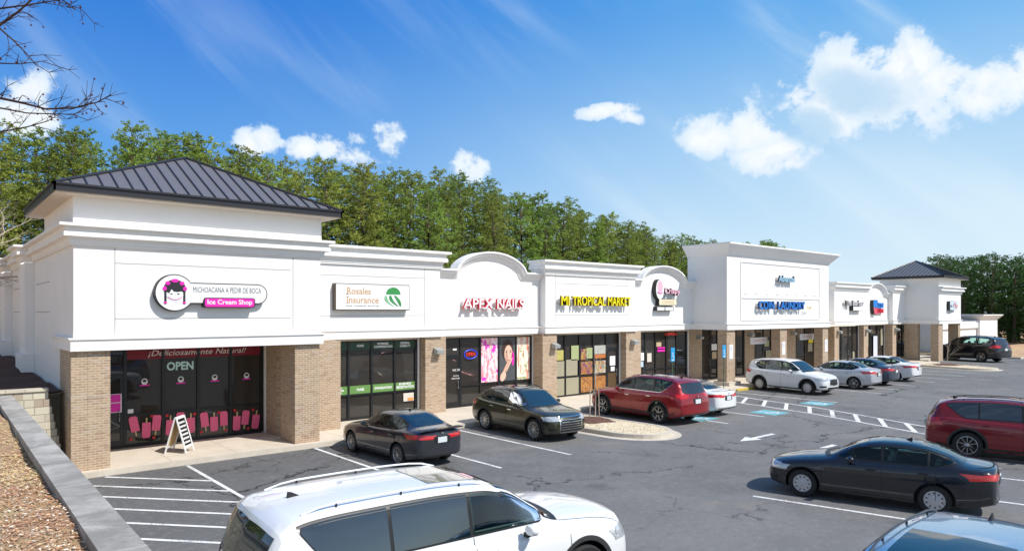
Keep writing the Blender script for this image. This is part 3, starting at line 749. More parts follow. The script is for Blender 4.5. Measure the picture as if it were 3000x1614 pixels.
# raised frame mouldings of the sign panels
for (z0, z1) in ((5.34, 7.35), (3.95, 5.22)):
    for a in ((36.9, 46.7, z1, z1 + .06), (36.9, 46.7, z0 - .06, z0)): w.box(a[0], a[1], 22.355, 22.40, a[2], a[3], M_STUCCO)
    for x in (36.9, 46.7): w.box(x - .03, x + .03, 22.357, 22.40, z0, z1, M_STUCCO)
for i in range(8):           # faint tabs left by former letters
    x = 37.3 + i * 1.22; w.box(x, x + .34, 22.385, 22.40, 5.47, 5.50, M_JOINT); w.box(x, x + .025, 22.388, 22.40, 5.50, 5.95, M_TRIM)
part(w, 'wall')
h_ = 8.38; c = MB()
prof = [(0, h_), (.56, h_), (.56, h_ - .09), (.52, h_ - .12), (.05, h_ - .66), (.05, h_ - .72), (0, h_ - .72)]
sweep(c, [(35.45, 25.1), (35.45, 22.4), (48.1, 22.4), (48.1, 25.1)], prof, M_STUCCO); part(c, 'cornice')
c = MB(); sweep(c, [(35.45, 25.1), (35.45, 22.4), (48.1, 22.4), (48.1, 25.1)], band_prof(), M_STUCCO); part(c, 'band')
# right of the laundry
w = MB(); w.box(48.1, 53.2, 25.2, 25.5, HB + .002, 6.2, M_STUCCO); part(w, 'wall')
parapet(53.25, 59.2, 24.35, 6.70, 6.08, left=25.3, right=25.3)
arch_bay(59.21, 64.3, 24.75, 6.05, 6.85, 59.7, 63.5)
parapet(64.31, 68.7, 24.35, 6.70, 6.08, left=25.3, right=25.3)
w = MB(); w.box(67.0, 72.6, 21.65, 22.0, HB + .002, 6.55, M_STUCCO); w.box(67.0, 67.3, 22.0, 26.0, HB + .002, 6.55, M_STUCCO); w.box(72.3, 72.6, 22.0, 26.5, HB + .002, 6.55, M_STUCCO); part(w, 'wall')
c = MB(); sweep(c, [(66.9, 21.65), (72.6, 21.65), (72.6, 26)], cornice_prof(6.62, 6.0), M_STUCCO); part(c, 'cornice', smooth=R(25))
c = MB(); sweep(c, [(67.0, 26), (67.0, 21.65), (72.6, 21.65), (72.6, 26)], band_prof(), M_STUCCO); part(c, 'band')

# ceilings over the walk
b = MB()
b.box(3.42, 9.75, 21.87, 24.6, HB + .003, HB + .08, M_SOFFIT)
for a in ((10.1, 16.7, 24.71), (16.8, 22.9, 25.06), (22.95, 29.6, 24.71), (29.6, 35.4, 25.06), (53.3, 59.2, 24.71), (59.2, 64.3, 25.06), (64.3, 66.9, 24.71)):
    b.box(a[0], a[1], a[2], 25.6, HB + .003, HB + .08, M_SOFFIT)
b.box(35.5, 53.2, 22.76, 25.19, HB + .004, HB + .09, M_SOFFIT); b.box(67.3, 72.3, 22.01, 26.4, HB + .004, HB + .09, M_SOFFIT)
part(b, 'ceiling')

def column(x0, x1, y0, y1, z1=HB, z0=ZS - .02):
    b = MB(); b.box(x0, x1, y0, y1, z0, z1, M_BRICK); return part(b, 'column')
column(3.425, 3.97, 21.56, 22.6, z0=0); column(9.21, 10.05, 21.56, 22.75)
b = MB(); b.box(9.32, 11.68, 23.3, 25.0, ZS - .01, HB, M_BRICK); b.box(9.26, 9.32, 24.3, 24.7, ZS - .01, HB, M_TRIM); part(b, 'brick_pier')
b = MB(); b.tube([(9.42, 23.05, ZS), (9.42, 23.05, 1.9)], .05, M_TRIM, 8); part(b, 'downpipe')
column(16.06, 17.10, 24.37, 25.0)
column(22.75, 23.70, 24.37, 25.2)
column(28.88, 30.12, 24.37, 25.2)
column(35.50, 36.36, 22.44, 23.05); column(41.55, 42.40, 22.44, 23.05); column(47.30, 48.10, 22.44, 23.05)
b = MB(); b.box(35.30, 36.50, 22.15, 23.2, ZS - .01, ZS + .22, M_CURB); part(b, 'column_footing')
for x0, x1 in ((36.0, 37.6), (39.3, 41.4), (42.42, 43.8), (46.0, 49.5), (52.5, 53.2)):
    b = MB(); b.box(x0, x1, 25.5, 25.8, ZS - .01, HB, M_BRICK); part(b, 'brick_pier')
column(53.3, 54.05, 24.37, 25.0); column(58.5, 59.3, 24.37, 25.0); column(64.3, 65.1, 24.37, 25.0); column(68.9, 70.6, 25.6, 26.4)
column(67.05, 68.1, 21.68, 22.3); column(72.0, 72.58, 21.68, 22.5); column(66.95, 67.5, 23.3, 24.4)
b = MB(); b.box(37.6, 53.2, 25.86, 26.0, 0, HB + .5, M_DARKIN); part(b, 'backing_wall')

def poster(w, x0, x1, z0, z1, y, m, name='poster'):
    b = MB(); b.box(x0, x1, y - .012, y - .004, z0, z1, m); return b.build(name, w)
def storefront(xs, y, rail=1.15, z1=3.26, door=None, head=None, trim=True, z0=ZS + .05, lite_rail=True):
    """frame with mullions at xs; panes between; door = index of the pane that is a door"""
    f = MB(); t = .075
    f.box(xs[0], xs[-1], y, y + .09, z1 - .05, z1, M_FRAME); f.box(xs[0], xs[-1], y, y + .09, z0 - .05, z0 + .06, M_FRAME)
    for i, x in enumerate(xs):
        w = .045 if 0 < i < len(xs) - 1 else .06
        f.box(x - w, x + w, y - .03, y + .091, z0, z1 - .001, M_FRAME)
    o = part(f, 'storefront_window')
    for i, (a, c_) in enumerate(zip(xs, xs[1:])):
        if door is not None and i == door:
            d = MB()
            d.box(a + .046, a + .14, y - .012, y + .05, z0, 2.42, M_FRAME); d.box(c_ - .14, c_ - .046, y - .012, y + .05, z0, 2.42, M_FRAME)
            d.box(a + .14, c_ - .14, y - .012, y + .05, 2.32, 2.42, M_FRAME); d.box(a + .14, c_ - .14, y - .012, y + .05, z0, z0 + .2, M_FRAME)
            d.box(a + .14, c_ - .14, y + .01, y + .02, z0 + .2, 2.32, M_SHOPGLASS)
            d.box(a + .046, c_ - .046, y - .02, y + .05, 2.42, 2.50, M_FRAME); d.box(a + .046, c_ - .046, y + .012, y + .02, 2.50, z1 - .05, M_SHOPGLASS)
            dd = d.build('door', o)
            h = MB(); hx = c_ - .17; h.tube([(hx, y - .02, 1.0), (hx, y - .08, 1.02), (hx, y - .08, 1.33), (hx, y - .02, 1.35)], .015, M_BULB, 6); h.build('handle', dd) if False else h.build('door_handle', o)
            continue
        p = MB(); p.box(a + .01, c_ - .01, y + .03, y + .045, z0 + .01, z1 - .01, M_SHOPGLASS); p.build('pane', o)
        if lite_rail and rail:
            q = MB(); q.box(a + .046, c_ - .046, y - .02, y + .08, rail - .035, rail + .035, M_FRAME); q.build('rail', o)
    if trim:
        q = MB(); q.box(xs[-1] + .062, xs[-1] + .15, y - .06, y + .1, ZS, HB, M_TRIM); q.box(xs[0] - .06, xs[-1] + .06, y - .02, y + .1, z1 + .002, HB, M_SOFFIT); q.build('surround', o)
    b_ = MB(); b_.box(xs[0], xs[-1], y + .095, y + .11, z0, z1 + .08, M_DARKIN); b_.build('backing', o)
    return o

# --- ice cream shop
W1 = storefront([3.98, 4.90, 5.99, 7.07, 8.12, 9.20], 24.4, door=0)
M_BANNER = simple('maroon_banner', (0.22, 0.012, 0.032), 0.5, var=0.05)
b = MB()
for a, c_ in ((4.95, 5.94), (6.04, 7.02), (7.12, 8.07), (8.17, 9.14)): b.box(a, c_, 24.385, 24.397, 2.90, 3.24, M_BANNER)
b.build('banner', W1)
b = MB(); put_text(b, '\u00a1Deliciosamente Natural!', 5.55, 24.384, 2.945, 3.1, .23, .004, M_WHITE, shear=.3); b.build('banner_lettering', W1)
M_ICE = simple('pale_mint', (0.55, 0.80, 0.80), 0.5, var=0)
b = MB(); put_text(b, 'OPEN', 6.10, 24.385, 2.50, .82, .28, .004, M_ICE, bold=.035)
def serif(b, xs, z, w, m, y, h=.035):
    for x in xs: b.box(x - w / 2, x + w / 2, y - .008, y - .001, z, z + h, m)
b.build('open_lettering', W1)
M_POP = mat_popsicle(); M_STICK = simple('popsicle_stick', (0.62, 0.45, 0.24), 0.6, var=.05); M_BERRY = simple('red_berry', (0.62, 0.02, 0.03), 0.5, var=.1)
M_PINK = simple('hot_pink', (0.80, 0.02, 0.42), 0.45, var=.0)
def popsicle(x, z, a, up, berry):
    b = MB(); w, h = .125, .245; c, s = math.cos(a), math.sin(a); f = 1 if up else -1
    def T(px, pz): px, pz = px, pz * f; return (x + px * c - pz * s, z + px * s + pz * c)
    o = [T(-w, -h), T(w, -h), T(w, h * .75), T(w * .7, h), T(-w * .7, h), T(-w, h * .75)]
    if not up: o = o[::-1]
    b.prism_xz(o, 24.384, 24.397, M_POP)
    st = [T(-.022, -h - .15), T(.022, -h - .15), T(.022, -h), T(-.022, -h)]; b.prism_xz(st if up else st[::-1], 24.386, 24.396, M_STICK)
    for bx, bz in berry: b.prism_xz([(bx + .05 * math.cos(t), bz + .05 * math.sin(t)) for t in [k * .785 for k in range(8)]], 24.387, 24.396, M_BERRY)
    b.build('popsicle_print', W1)
for p in ((5.15, .87, .18, True, [(5.06, .40)]), (5.50, .64, -.03, False, [(5.67, 1.08), (5.72, .38)]), (5.80, .85, -.10, True, []), (6.20, .65, -.05, False, [(6.11, 1.05)]), (6.52, .88, 0, True, []),
          (6.84, .66, 0, False, [(6.96, 1.02)]), (7.27, .80, .12, True, [(7.17, .40)]), (7.58, .62, 0, False, [(7.73, 1.00)]), (7.90, .78, .02, True, [(7.97, .37)]), (8.33, .57, -.05, False, [(8.26, 1.02)]), (8.63, .74, -.12, True, [(8.72, .35)]), (8.98, .56, -.12, False, [(8.90, .98)])):
    popsicle(*p)
for x in (5.45, 6.53, 7.60, 8.67):
    b = MB(); b.prism_xz([(x + .095 * math.cos(t), 2.19 + .105 * math.sin(t)) for t in [k * .5236 for k in range(12)]], 24.386, 24.397, M_WHITE)
    b.prism_xz([(x + .06 * math.cos(t), 2.215 + .045 * math.sin(t)) for t in [k * .785 for k in range(8)]], 24.381, 24.385, M_BLACK)
    b.box(x - .14, x + .14, 24.383, 24.390, 2.05, 2.095, M_PINK); b.build('round_sticker', W1)
b = MB(); b.box(4.48, 4.80, 24.378, 24.385, 1.28, 1.86, M_WHITE); b.box(4.50, 4.77, 24.370, 24.377, 1.60, 1.84, M_PINK); b.box(4.50, 4.77, 24.370, 24.377, 1.30, 1.57, M_PINK); b.build('door_poster', W1)
b = MB(); b.box(4.97, 5.13, 24.384, 24.394, 1.22, 1.35, M_WHITE); b.build('notice', W1)

# --- insurance office
W2 = storefront([11.72, 12.76, 13.77, 14.83, 15.86], 24.8, rail=1.14)
M_GREEN = simple('leaf_green_film', (0.12, 0.25, 0.065), 0.5, var=.03); M_DGREEN = simple('dark_green_film', (0.018, 0.055, 0.028), 0.4, var=.05)
b = MB()
for a, c_ in ((11.79, 12.71), (12.81, 13.72), (13.82, 14.78), (14.88, 15.80)):
    for z0_, z1_, m_ in ((1.18, 1.50, M_GREEN), (2.90, 3.20, M_DGREEN)):
        b = MB(); b.box(a, c_, 24.786, 24.797, z0_, z1_, m_); b.build('green_film', W2)
b = MB()
rows = [('AUTO', 12.25, 3.02, .30, .10), ('HOME', 13.27, 3.02, .30, .10), ('WORKERS', 14.28, 3.08, .52, .09), ('COMPENSATION', 14.30, 2.96, .84, .09), ('GENERAL', 15.33, 3.08, .46, .09), ('LIABILITY', 15.34, 2.96, .50, .09),
        ('TITLES', 12.25, 1.41, .42, .075), ('REGISTRATION', 12.25, 1.305, .62, .085), ('NOTARY', 12.25, 1.20, .45, .075), ('TAXES', 13.27, 1.29, .34, .10), ('IMMIGRATION', 14.30, 1.29, .78, .10), ('BUSINESS', 15.33, 1.39, .58, .09), ('REGISTRATION', 15.34, 1.25, .84, .11)]
for s_, x, z, w_, h__ in rows: put_text(b, s_, x - w_ / 2, 24.784, z, w_, h__, .004, M_WHITE, bold=.03)
b.build('window_lettering', W2)
poster(W2, 15.25, 15.75, .70, 1.04, 24.79, simple('notice_cream', (0.62, 0.58, 0.50), .6)); poster(W2, 15.45, 15.72, .72, .84, 24.78, simple('notice_orange', (.7, .28, .08), .6))

# --- nail salon
W3 = storefront([17.15, 18.40, 19.52, 20.60, 21.68, 22.62], 25.1, rail=1.10, door=0)
def mat_art(name, kind):
    m, nt, b_ = base_mat(name); v = objvec(nt)
    mp = nt.n('ShaderNodeMapping'); nt.L(v, mp.inputs[0]); mp.inputs['Scale'].default_value = (9, 1, 1.6)
    n = nt.noise(mp.outputs[0], 1.0, 4.0, .6, .5); n2 = nt.noise(v, 3.2, 3.0, .5, .6); n3 = nt.noise(v, 7.0, 2.0, .5)
    if kind == 0:
        c = nt.mix(nt.ss(n.outputs['Fac'], .42, .60), (.85, .72, .76), (.80, .22, .26)); c = nt.mix(nt.ss(n2.outputs['Fac'], .56, .64), c, (.70, .03, .50)); c = nt.mix(nt.ss(n3.outputs['Fac'], .6, .7, 0, .8), c, (.85, .84, .86))
    else:
        c = nt.mix(nt.ss(n.outputs['Fac'], .45, .62), (.84, .80, .70), (.76, .22, .14)); c = nt.mix(nt.ss(n2.outputs['Fac'], .52, .62), c, (.80, .82, .62)); c = nt.mix(nt.ss(n3.outputs['Fac'], .60, .68, 0, .9), c, (.26, .34, .10))
    nt.L(c, b_.inputs['Base Color']); b_.inputs['Roughness'].default_value = .5; return m
poster(W3, 19.58, 20.54, 1.17, 3.20, 25.1, mat_art('pink_flower_print', 0)); poster(W3, 21.74, 22.56, 1.17, 3.20, 25.1, mat_art('floral_print', 1))
M_SKIN = simple('printed_skin', (0.72, 0.47, 0.36), .5, var=.06); M_SKIN2 = simple('printed_skin_shade', (0.50, 0.28, 0.20), .5, var=.1); M_HAIR = simple('printed_hair', (0.05, 0.025, 0.02), .5); M_GREYB = simple('printed_grey', (0.075, 0.08, 0.085), .5)
pw = poster(W3, 20.66, 21.62, 1.17, 3.20, 25.1, M_GREYB)
def disc(b, cx, cz, rx, rz, m, y, rot=0.0, n=20):
    b.prism_xz([(cx + rx * math.cos(t) * math.cos(rot) - rz * math.sin(t) * math.sin(rot), cz + rx * math.cos(t) * math.sin(rot) + rz * math.sin(t) * math.cos(rot)) for t in [2 * math.pi * k / n for k in range(n)]], y - .002, y, m)
b = MB(); Y_ = 25.084
disc(b, 21.14, 2.60, .36, .50, M_HAIR, Y_); disc(b, 21.20, 2.42, .25, .42, M_SKIN, Y_ - .003); disc(b, 21.08, 2.30, .07, .25, M_SKIN2, Y_ - .0055)
for x in (21.08, 21.33): disc(b, x, 2.52, .055, .022, M_HAIR, Y_ - .008); disc(b, x, 2.585, .07, .012, M_HAIR, Y_ - .008)
disc(b, 21.21, 2.13, .07, .03, simple('printed_lips', (.45, .06, .08), .4), Y_ - .008); disc(b, 21.47, 2.2, .08, .34, M_PINK, Y_ - .003)
for k in range(4): disc(b, 20.98 + k * .085, 1.78 + k * .04, .035, .40, M_SKIN if k % 2 else M_SKIN2, Y_ - .010 - k * .0005, rot=-.55)
disc(b, 20.86, 1.38, .16, .24, M_SKIN, Y_ - .013, rot=-.5); b.build('portrait_print', W3)
M_REDN = simple('red_neon', (.6, .03, .02), .4, emit=(1, .06, .03, .35)); M_BLUEN = simple('blue_neon', (.02, .04, .7), .4, emit=(.03, .06, 1, .35))
b = MB(); ring = [(18.95 + .36 * math.cos(t), 25.06, 2.50 + .20 * math.sin(t)) for t in [2 * math.pi * k / 24 for k in range(25)]]
b.tube(ring, .018, M_BLUEN, 6, cap=False); put_text(b, 'OPEN', 18.70, 25.07, 2.42, .50, .16, .02, M_REDN); b.build('open_sign', W3)
b = MB(); put_text(b, 'NAIL SPA', 17.95, 25.08, 1.78, .40, .10, .004, M_WHITE, shear=.3); b.build('door_lettering', W3); b = MB(); put_text(b, 'OPEN HOURS', 17.90, 25.08, 1.42, .44, .07, .004, M_WHITE); b.build('door_lettering', W3); b = MB(); put_text(b, 'WALK IN', 17.98, 25.08, 1.54, .30, .06, .004, M_WHITE); b.build('door_lettering', W3); b = MB(); b.box(17.98, 18.18, 25.08, 25.086, 2.70, 2.78, M_WHITE); b.build('door_lettering', W3)

# --- market
W4 = storefront([23.62, 24.66, 25.72, 26.74, 27.76, 28.70], 24.8, rail=1.13, door=4)
M_BLIND = simple('beige_paper', (0.33, 0.30, 0.21), .7, var=.06); M_ORANGE = mat_mosaic('orange_print', ((.46, .19, .03), (.40, .15, .03), (.50, .24, .06), (.30, .10, .03)), 9, 14); M_LIME = simple('lime_poster', (0.36, 0.40, 0.20), .5, var=.15, vscale=6)
M_YEL = simple('yellow_poster', (0.45, 0.40, 0.12), .5, var=.25, vscale=7)
for a in ((23.70, 24.60, .24, 1.08, M_BLIND), (24.74, 25.64, .24, 1.08, M_BLIND), (23.70, 24.60, 1.19, 1.95, M_BLIND), (24.74, 25.55, 1.19, 2.0, M_BLIND), (25.80, 26.66, .28, 1.06, M_ORANGE), (26.82, 27.68, .28, 1.06, M_ORANGE),
          (25.80, 26.66, 1.20, 1.85, mat_mosaic('purple_orange_print', ((.42, .15, .04), (.45, .22, .05), (.20, .06, .16), (.30, .12, .10)))), (26.82, 27.68, 1.20, 1.85, mat_mosaic('product_print', ((.50, .34, .22), (.42, .16, .06), (.55, .50, .42), (.22, .28, .26), (.48, .40, .14)))), (23.95, 24.55, 2.0, 2.5, M_YEL), (25.10, 25.64, 1.95, 2.70, M_LIME), (26.22, 26.66, 2.0, 2.55, M_LIME),
          (25.80, 26.2, 1.95, 2.5, mat_mosaic('red_print', ((.36, .04, .05), (.42, .16, .04), (.20, .05, .14), (.45, .30, .08)))), (26.82, 27.68, 2.2, 2.65, simple('grey_poster', (.42, .42, .39), .5, var=.2, vscale=8)), (26.82, 27.68, 1.98, 2.18, simple('orange_strip', (.52, .15, .03), .5, var=.05)),
          (28.02, 28.45, 1.55, 2.05, M_WHITE), (28.10, 28.40, 1.25, 1.48, M_WHITE)):
    poster(W4, a[0], a[1], a[2], a[3], 24.78, a[4])
poster(W4, 27.84, 28.62, ZS + .25, 1.15, 24.81, simple('brown_board', (.09, .05, .02), .6))

# --- dessert shop
W5 = storefront([30.10, 31.37, 32.33, 33.33, 34.32, 35.33], 25.1, rail=1.13, door=0)
b = MB(); put_text(b, 'OPEN', 33.2, 25.08, 3.02, 1.1, .16, .01, M_REDN); b.build('neon_lettering', W5)
b = MB(); b.box(32.5, 33.2, 25.08, 25.09, 2.28, 2.36, M_PINK); b.box(32.5, 33.2, 25.08, 25.09, 2.10, 2.22, M_PINK); b.build('pink_poster', W5)
poster(W5, 31.55, 31.95, 1.55, 2.05, 25.09, simple('notice_cream', (0.62, 0.58, 0.50), .6)); poster(W5, 30.75, 31.25, 1.65, 2.1, 25.08, M_WHITE); poster(W5, 30.85, 31.2, 1.3, 1.6, 25.08, simple('pale_blue_sticker', (.45, .6, .72), .5)); poster(W5, 32.4, 32.85, 2.4, 2.65, 25.09, simple('tan_poster', (.5, .38, .24), .6))
# --- laundry arcade
W6 = storefront([37.62, 38.45, 39.28], 25.5, rail=None, z1=3.30, door=0, trim=False); poster(W6, 38.55, 39.15, 1.95, 2.35, 25.48, M_WHITE); poster(W6, 38.6, 39.1, 1.4, 1.85, 25.48, simple('tan_poster', (.5, .38, .24), .6))
W7 = storefront([41.42, 42.40], 25.5, rail=None, z1=3.30, trim=False)
W8 = storefront([43.82, 44.9, 45.98], 25.5, rail=None, z1=3.30, door=0, trim=True); poster(W8, 45.0, 45.6, 2.0, 2.4, 25.48, M_LIME); poster(W8, 45.2, 45.9, 1.2, 1.7, 25.48, M_BLIND)
W9 = storefront([49.55, 50.9, 52.45], 25.5, rail=1.2, z1=3.30, trim=True); poster(W9, 51.4, 52.1, 2.05, 2.5, 25.48, simple('yellow_card', (.75, .6, .03), .5)); poster(W9, 51.3, 52.0, 1.4, 2.0, 25.48, M_BLIND)
# --- far shops
W10 = storefront([54.1, 55.4, 56.65, 57.4, 58.3], 24.8, rail=1.2, door=1); poster(W10, 54.2, 54.7, 1.5, 1.9, 24.78, M_BLIND); poster(W10, 57.4, 57.7, .3, 1.2, 24.78, M_BLIND)
W11 = storefront([59.4, 61.5, 62.9, 64.2], 25.1, rail=1.2, trim=True)
for x in (60.6, 63.6): poster(W11, x, x + .45, 1.5, 3.0, 25.08, M_BLIND)
poster(W11, 61.9, 62.7, .2, 2.35, 25.0, simple('pale_banner', (.62, .62, .78), .5, var=.1)); poster(W11, 61.8, 62.8, 2.35, 2.5, 25.0, M_BLACK)
W12 = storefront([65.2, 66.3, 67.6, 68.85], 24.8, rail=1.3, trim=True)
W13 = storefront([70.6, 71.4, 72.2], 26.2, rail=1.3, trim=False)

# ------------------------------------------------------------------ wall lamps
def wall_lamp(x, y, z, label):
    r = empty('wall_lamp', (x, y, z), label=label, cat='wall lamp', group='box wall lamps along the shop fronts')
    b = MB(); b.box(-.11, .11, -.03, 0, -.14, .14, M_BLACK); b.build('back_plate', r)
    b = MB(); b.hexa([(-.17, -.30, -.10), (.17, -.30, -.10), (.17, -.03, -.13), (-.17, -.03, -.13), (-.17, -.34, .05), (.17, -.34, .05), (.17, -.03, .15), (-.17, -.03, .15)], M_BULB); b.build('shade', r); return r
for a in ((16.62, 24.37, 2.75, 'grey box lamp on the brick pier between the insurance office and the nail salon'), (23.47, 24.37, 2.75, 'grey box lamp on the brick pier left of the yellow lettered market'),
          (29.42, 24.37, 2.77, 'grey box lamp on the brick pier right of the yellow lettered market'), (37.1, 25.5, 2.80, 'black box lamp on the shaded brick wall left of the laundry door'),
          (43.1, 25.5, 2.84, 'black box lamp inside the laundry arcade above the white utility vehicle'), (48.9, 25.5, 2.83, 'box lamp on the last brick wall inside the laundry arcade'),
          (53.85, 24.37, 2.85, 'small box lamp on the first brick pier right of the laundry arcade'), (58.95, 24.37, 2.86, 'small box lamp on the pier between the two far signs'), (64.9, 24.37, 2.88, 'small box lamp on the far pier next to the corner tower')):
    wall_lamp(*a)

# ------------------------------------------------------------------ signs on the fascia
def letters(name, words, y, m_face, m_side, label, group=None, sub=None, rim=None):
    """channel letters: words = (text, x, z, w, h); y = wall plane; built as a thing"""
    x0 = words[0][1]; z0 = words[0][2]
    r = empty(name, (x0, y, z0), label=label, cat='sign', group=group)
    for s_, x, z, w_, h_ in words:
        b = MB(); put_text(b, s_, x - x0, -.155, z - z0, w_, h_, .12, m_side, bold=.035)
        b.box(x - x0 + .05, x - x0 + w_ - .05, -.15, 0, z - z0 + h_ * .3, z - z0 + h_ * .7, M_TRIM if name != 'lettered_sign_dark' else M_BLACK); b.build('letter_returns', r)
        if rim: b = MB(); put_text(b, s_, x - x0 - .02, -.262, z - z0 - .02, w_ + .04, h_ + .04, .012, rim, bold=.06); b.build('letter_rim', r)
        b = MB(); put_text(b, s_, x - x0, -.276, z - z0, w_, h_, .012, m_face, bold=.012); b.build('lettering', r)
    return r
def outline_union(cx, cz, r, x1, z0, z1, rr):
    """round head on the left joined to a bar with a round right end"""
    pts = []; a0 = math.asin((z1 - cz) / r); a1 = math.asin((z0 - cz) / r)
    for k in range(33):
        t = a0 + (2 * math.pi + a1 - a0) * k / 32; pts.append((cx + r * math.cos(t), cz + r * math.sin(t)))
    for k in range(9): t = -math.pi / 2 + math.pi * k / 8; pts.append((x1 - rr + rr * math.cos(t), (z0 + z1) / 2 + (z1 - z0) / 2 * math.sin(t)))
    return pts
def grow(pts, d):
    n = len(pts); out = []
    for i in range(n):
        p0, p, p1 = Vector(pts[i - 1]), Vector(pts[i]), Vector(pts[(i + 1) % n]); t = (p1 - p0).normalized(); out.append((p.x + t.y * d, p.y - t.x * d))
    return out
S1 = empty('cabinet_sign', (5.05, 21.5, 4.95), label='white keyhole shaped sign with a braided doll face and a pink pill', cat='sign')
o = outline_union(.49, 0, .50, 3.13, -.28, .27, .26)
b = MB(); b.prism_xz(grow(o, .03), -.20, 0, M_BLACK); b.build('cabinet', S1)
b = MB(); b.prism_xz(o, -.212, -.201, M_WHITE); b.build('face', S1)
b = MB(); M_HAIRL = simple('sign_black', (.02, .02, .025), .5, var=0); y_ = -.214
disc(b, .49, .10, .30, .28, M_HAIRL, y_); disc(b, .49, -.04, .235, .22, M_WHITE, y_ - .003)
b.prism_xz([(.26, .02), (.34, -.02), (.40, .10), (.46, .03), (.56, .02), (.66, .04), (.74, .0), (.74, .16), (.5, .28), (.26, .16)], y_ - .008, y_ - .006, M_HAIRL)
for x in (.24, .74):
    for k in range(6): disc(b, x, .02 - k * .062, .034, .036, M_HAIRL, y_ - .010)
for x in (.40, .58): disc(b, x, -.035, .034, .018, M_HAIRL, y_ - .006)
b.build('doll_hair', S1)
b = MB()
for (x, z, rx, rz) in ((.49, .345, .10, .05), (.30, .27, .065, .055), (.68, .27, .065, .055), (.22, .12, .055, .06), (.76, .12, .055, .06), (.24, -.28, .05, .025), (.74, -.28, .05, .025)): disc(b, x, z, rx, rz, M_PINK, y_ - .013)
sm = [(.49 + .20 * math.cos(t), -.232, -.05 + .145 * math.sin(t)) for t in [R(200 + 14 * k) for k in range(11)]]; b.tube(sm, .007, M_PINK, 5, cap=False); b.build('doll_bows', S1)
b = MB(); put_text(b, 'MICHOACANA A PEDIR DE BOCA', .98, y_ + .002, .02, 1.98, .16, .004, simple('sign_grey', (.10, .10, .11), .5, var=0)); b.build('lettering', S1)
def pill(b, x0, x1, z0, z1, r, y0, y1, m):
    P = []
    for (cx, cz, t0) in ((x1 - r, z1 - r, 0), (x0 + r, z1 - r, 90), (x0 + r, z0 + r, 180), (x1 - r, z0 + r, 270)):
        for k in range(5): t = R(t0 + 22.5 * k); P.append((cx + r * math.cos(t), cz + r * math.sin(t)))
    b.prism_xz(P[::-1], y0, y1, m)
b = MB(); pill(b, 1.26, 2.76, -.42, -.125, .08, -.262, 0, M_BLACK); b.build('pill_cabinet', S1)
b = MB(); pill(b, 1.29, 2.73, -.395, -.15, .06, -.272, -.263, M_PINK); b.build('pill_face', S1)
b = MB(); put_text(b, 'Ice Cream Shop', 1.36, -.273, -.365, 1.30, .185, .006, M_WHITE, bold=.02); b.build('pill_lettering', S1)

S2 = empty('cabinet_sign', (13.5, 24.35, 4.98), label='white rectangular sign with tan serif lettering and a green globe', cat='sign')
b = MB(); b.box(-1.63, 1.62, -.24, 0, -.51, .51, simple('cabinet_brown', (.10, .075, .055), .5)); b.build('cabinet', S2)
b = MB(); b.box(-1.60, 1.59, -.252, -.241, -.475, .48, M_WHITE); b.build('face', S2)
M_TAN = simple('tan_letters', (.56, .34, .17), .5, var=0); b = MB()
put_text(b, 'Rosales', -1.16, -.253, .10, 1.02, .26, .006, M_TAN, bold=.012); put_text(b, 'Insurance', -1.16, -.253, -.24, 1.36, .26, .006, M_TAN, bold=.012)
for x in (-1.10, -.13): pass
serif(b, (-1.135, -1.13), .10, .10, M_TAN, -.2535, .02); serif(b, (-1.135,), -.24, .12, M_TAN, -.2535, .025); serif(b, (-1.135,), .0, .12, M_TAN, -.2535, .025); b.build('lettering', S2)
b = MB(); put_text(b, 'Home  Commercial  Auto & Life', -1.20, -.253, -.37, 1.40, .07, .004, simple('sign_grey', (.10, .10, .11), .5, var=0)); b.build('small_lettering', S2)
M_G1 = simple('globe_green', (.04, .26, .07), .4, var=.4, vscale=2.5); M_G2 = simple('globe_pale', (.24, .48, .27), .4, var=.5, vscale=3); b = MB()
b.prism_xz([(.86 + .33 * math.cos(R(a)), .12 + .28 * math.sin(R(a))) for a in range(0, 181, 15)][::-1], -.262, -.253, M_G1)
for q_, (x0, x1, bul) in enumerate(((.53, .86, -.13), (.72, 1.08, -.10), (.93, 1.19, .05))):
    L_ = [(x0 + (x1 - x0) * t + bul * math.sin(math.pi * t), .07 - .42 * t) for t in [k / 8 for k in range(9)]]; W_ = [.015 + .06 * math.sin(math.pi * (.15 + .8 * k / 8)) for k in range(9)]
    P_ = [(x + w_, z) for (x, z), w_ in zip(L_, W_)] + [(x - w_, z) for (x, z), w_ in reversed(list(zip(L_, W_)))]
    b.prism_xz(P_, -.2615 - q_ * .002, -.2605 - q_ * .002, (M_G2, M_G1, M_G1)[q_])
b.build('globe', S2)

M_RED = simple('sign_red', (.62, .015, .05), .45, var=0); M_DRED = simple('sign_dark_red', (.35, .012, .03), .5, var=0)
S3 = letters('lettered_sign', [('APEX', 18.12, 4.54, 1.68, .46), ('NAILS', 20.02, 4.54, 1.62, .46)], 24.75, M_WHITE, M_RED, 'white channel letters edged in red on the first arched bay', rim=M_RED)
b = MB()
for xs_, z in (((0.10, .42, .58, 1.0, 1.38, 1.66, 2.05, 2.35, 2.63, 2.86, 3.08, 3.32), -.01), ): serif(b, xs_, z, .16, M_WHITE, -.28, .05)
b.build('serifs', S3)
S4 = letters('lettered_sign', [('MI', 23.72, 4.72, .56, .47), ('TROPICAL', 24.5, 4.72, 2.42, .47), ('MARKET', 27.1, 4.72, 1.80, .47)], 24.35, simple('sign_yellow', (.85, .72, .0), .45, var=0), simple('sign_umber', (.16, .09, .01), .5, var=0), 'bright yellow channel letters on the flat bay between the two arches')
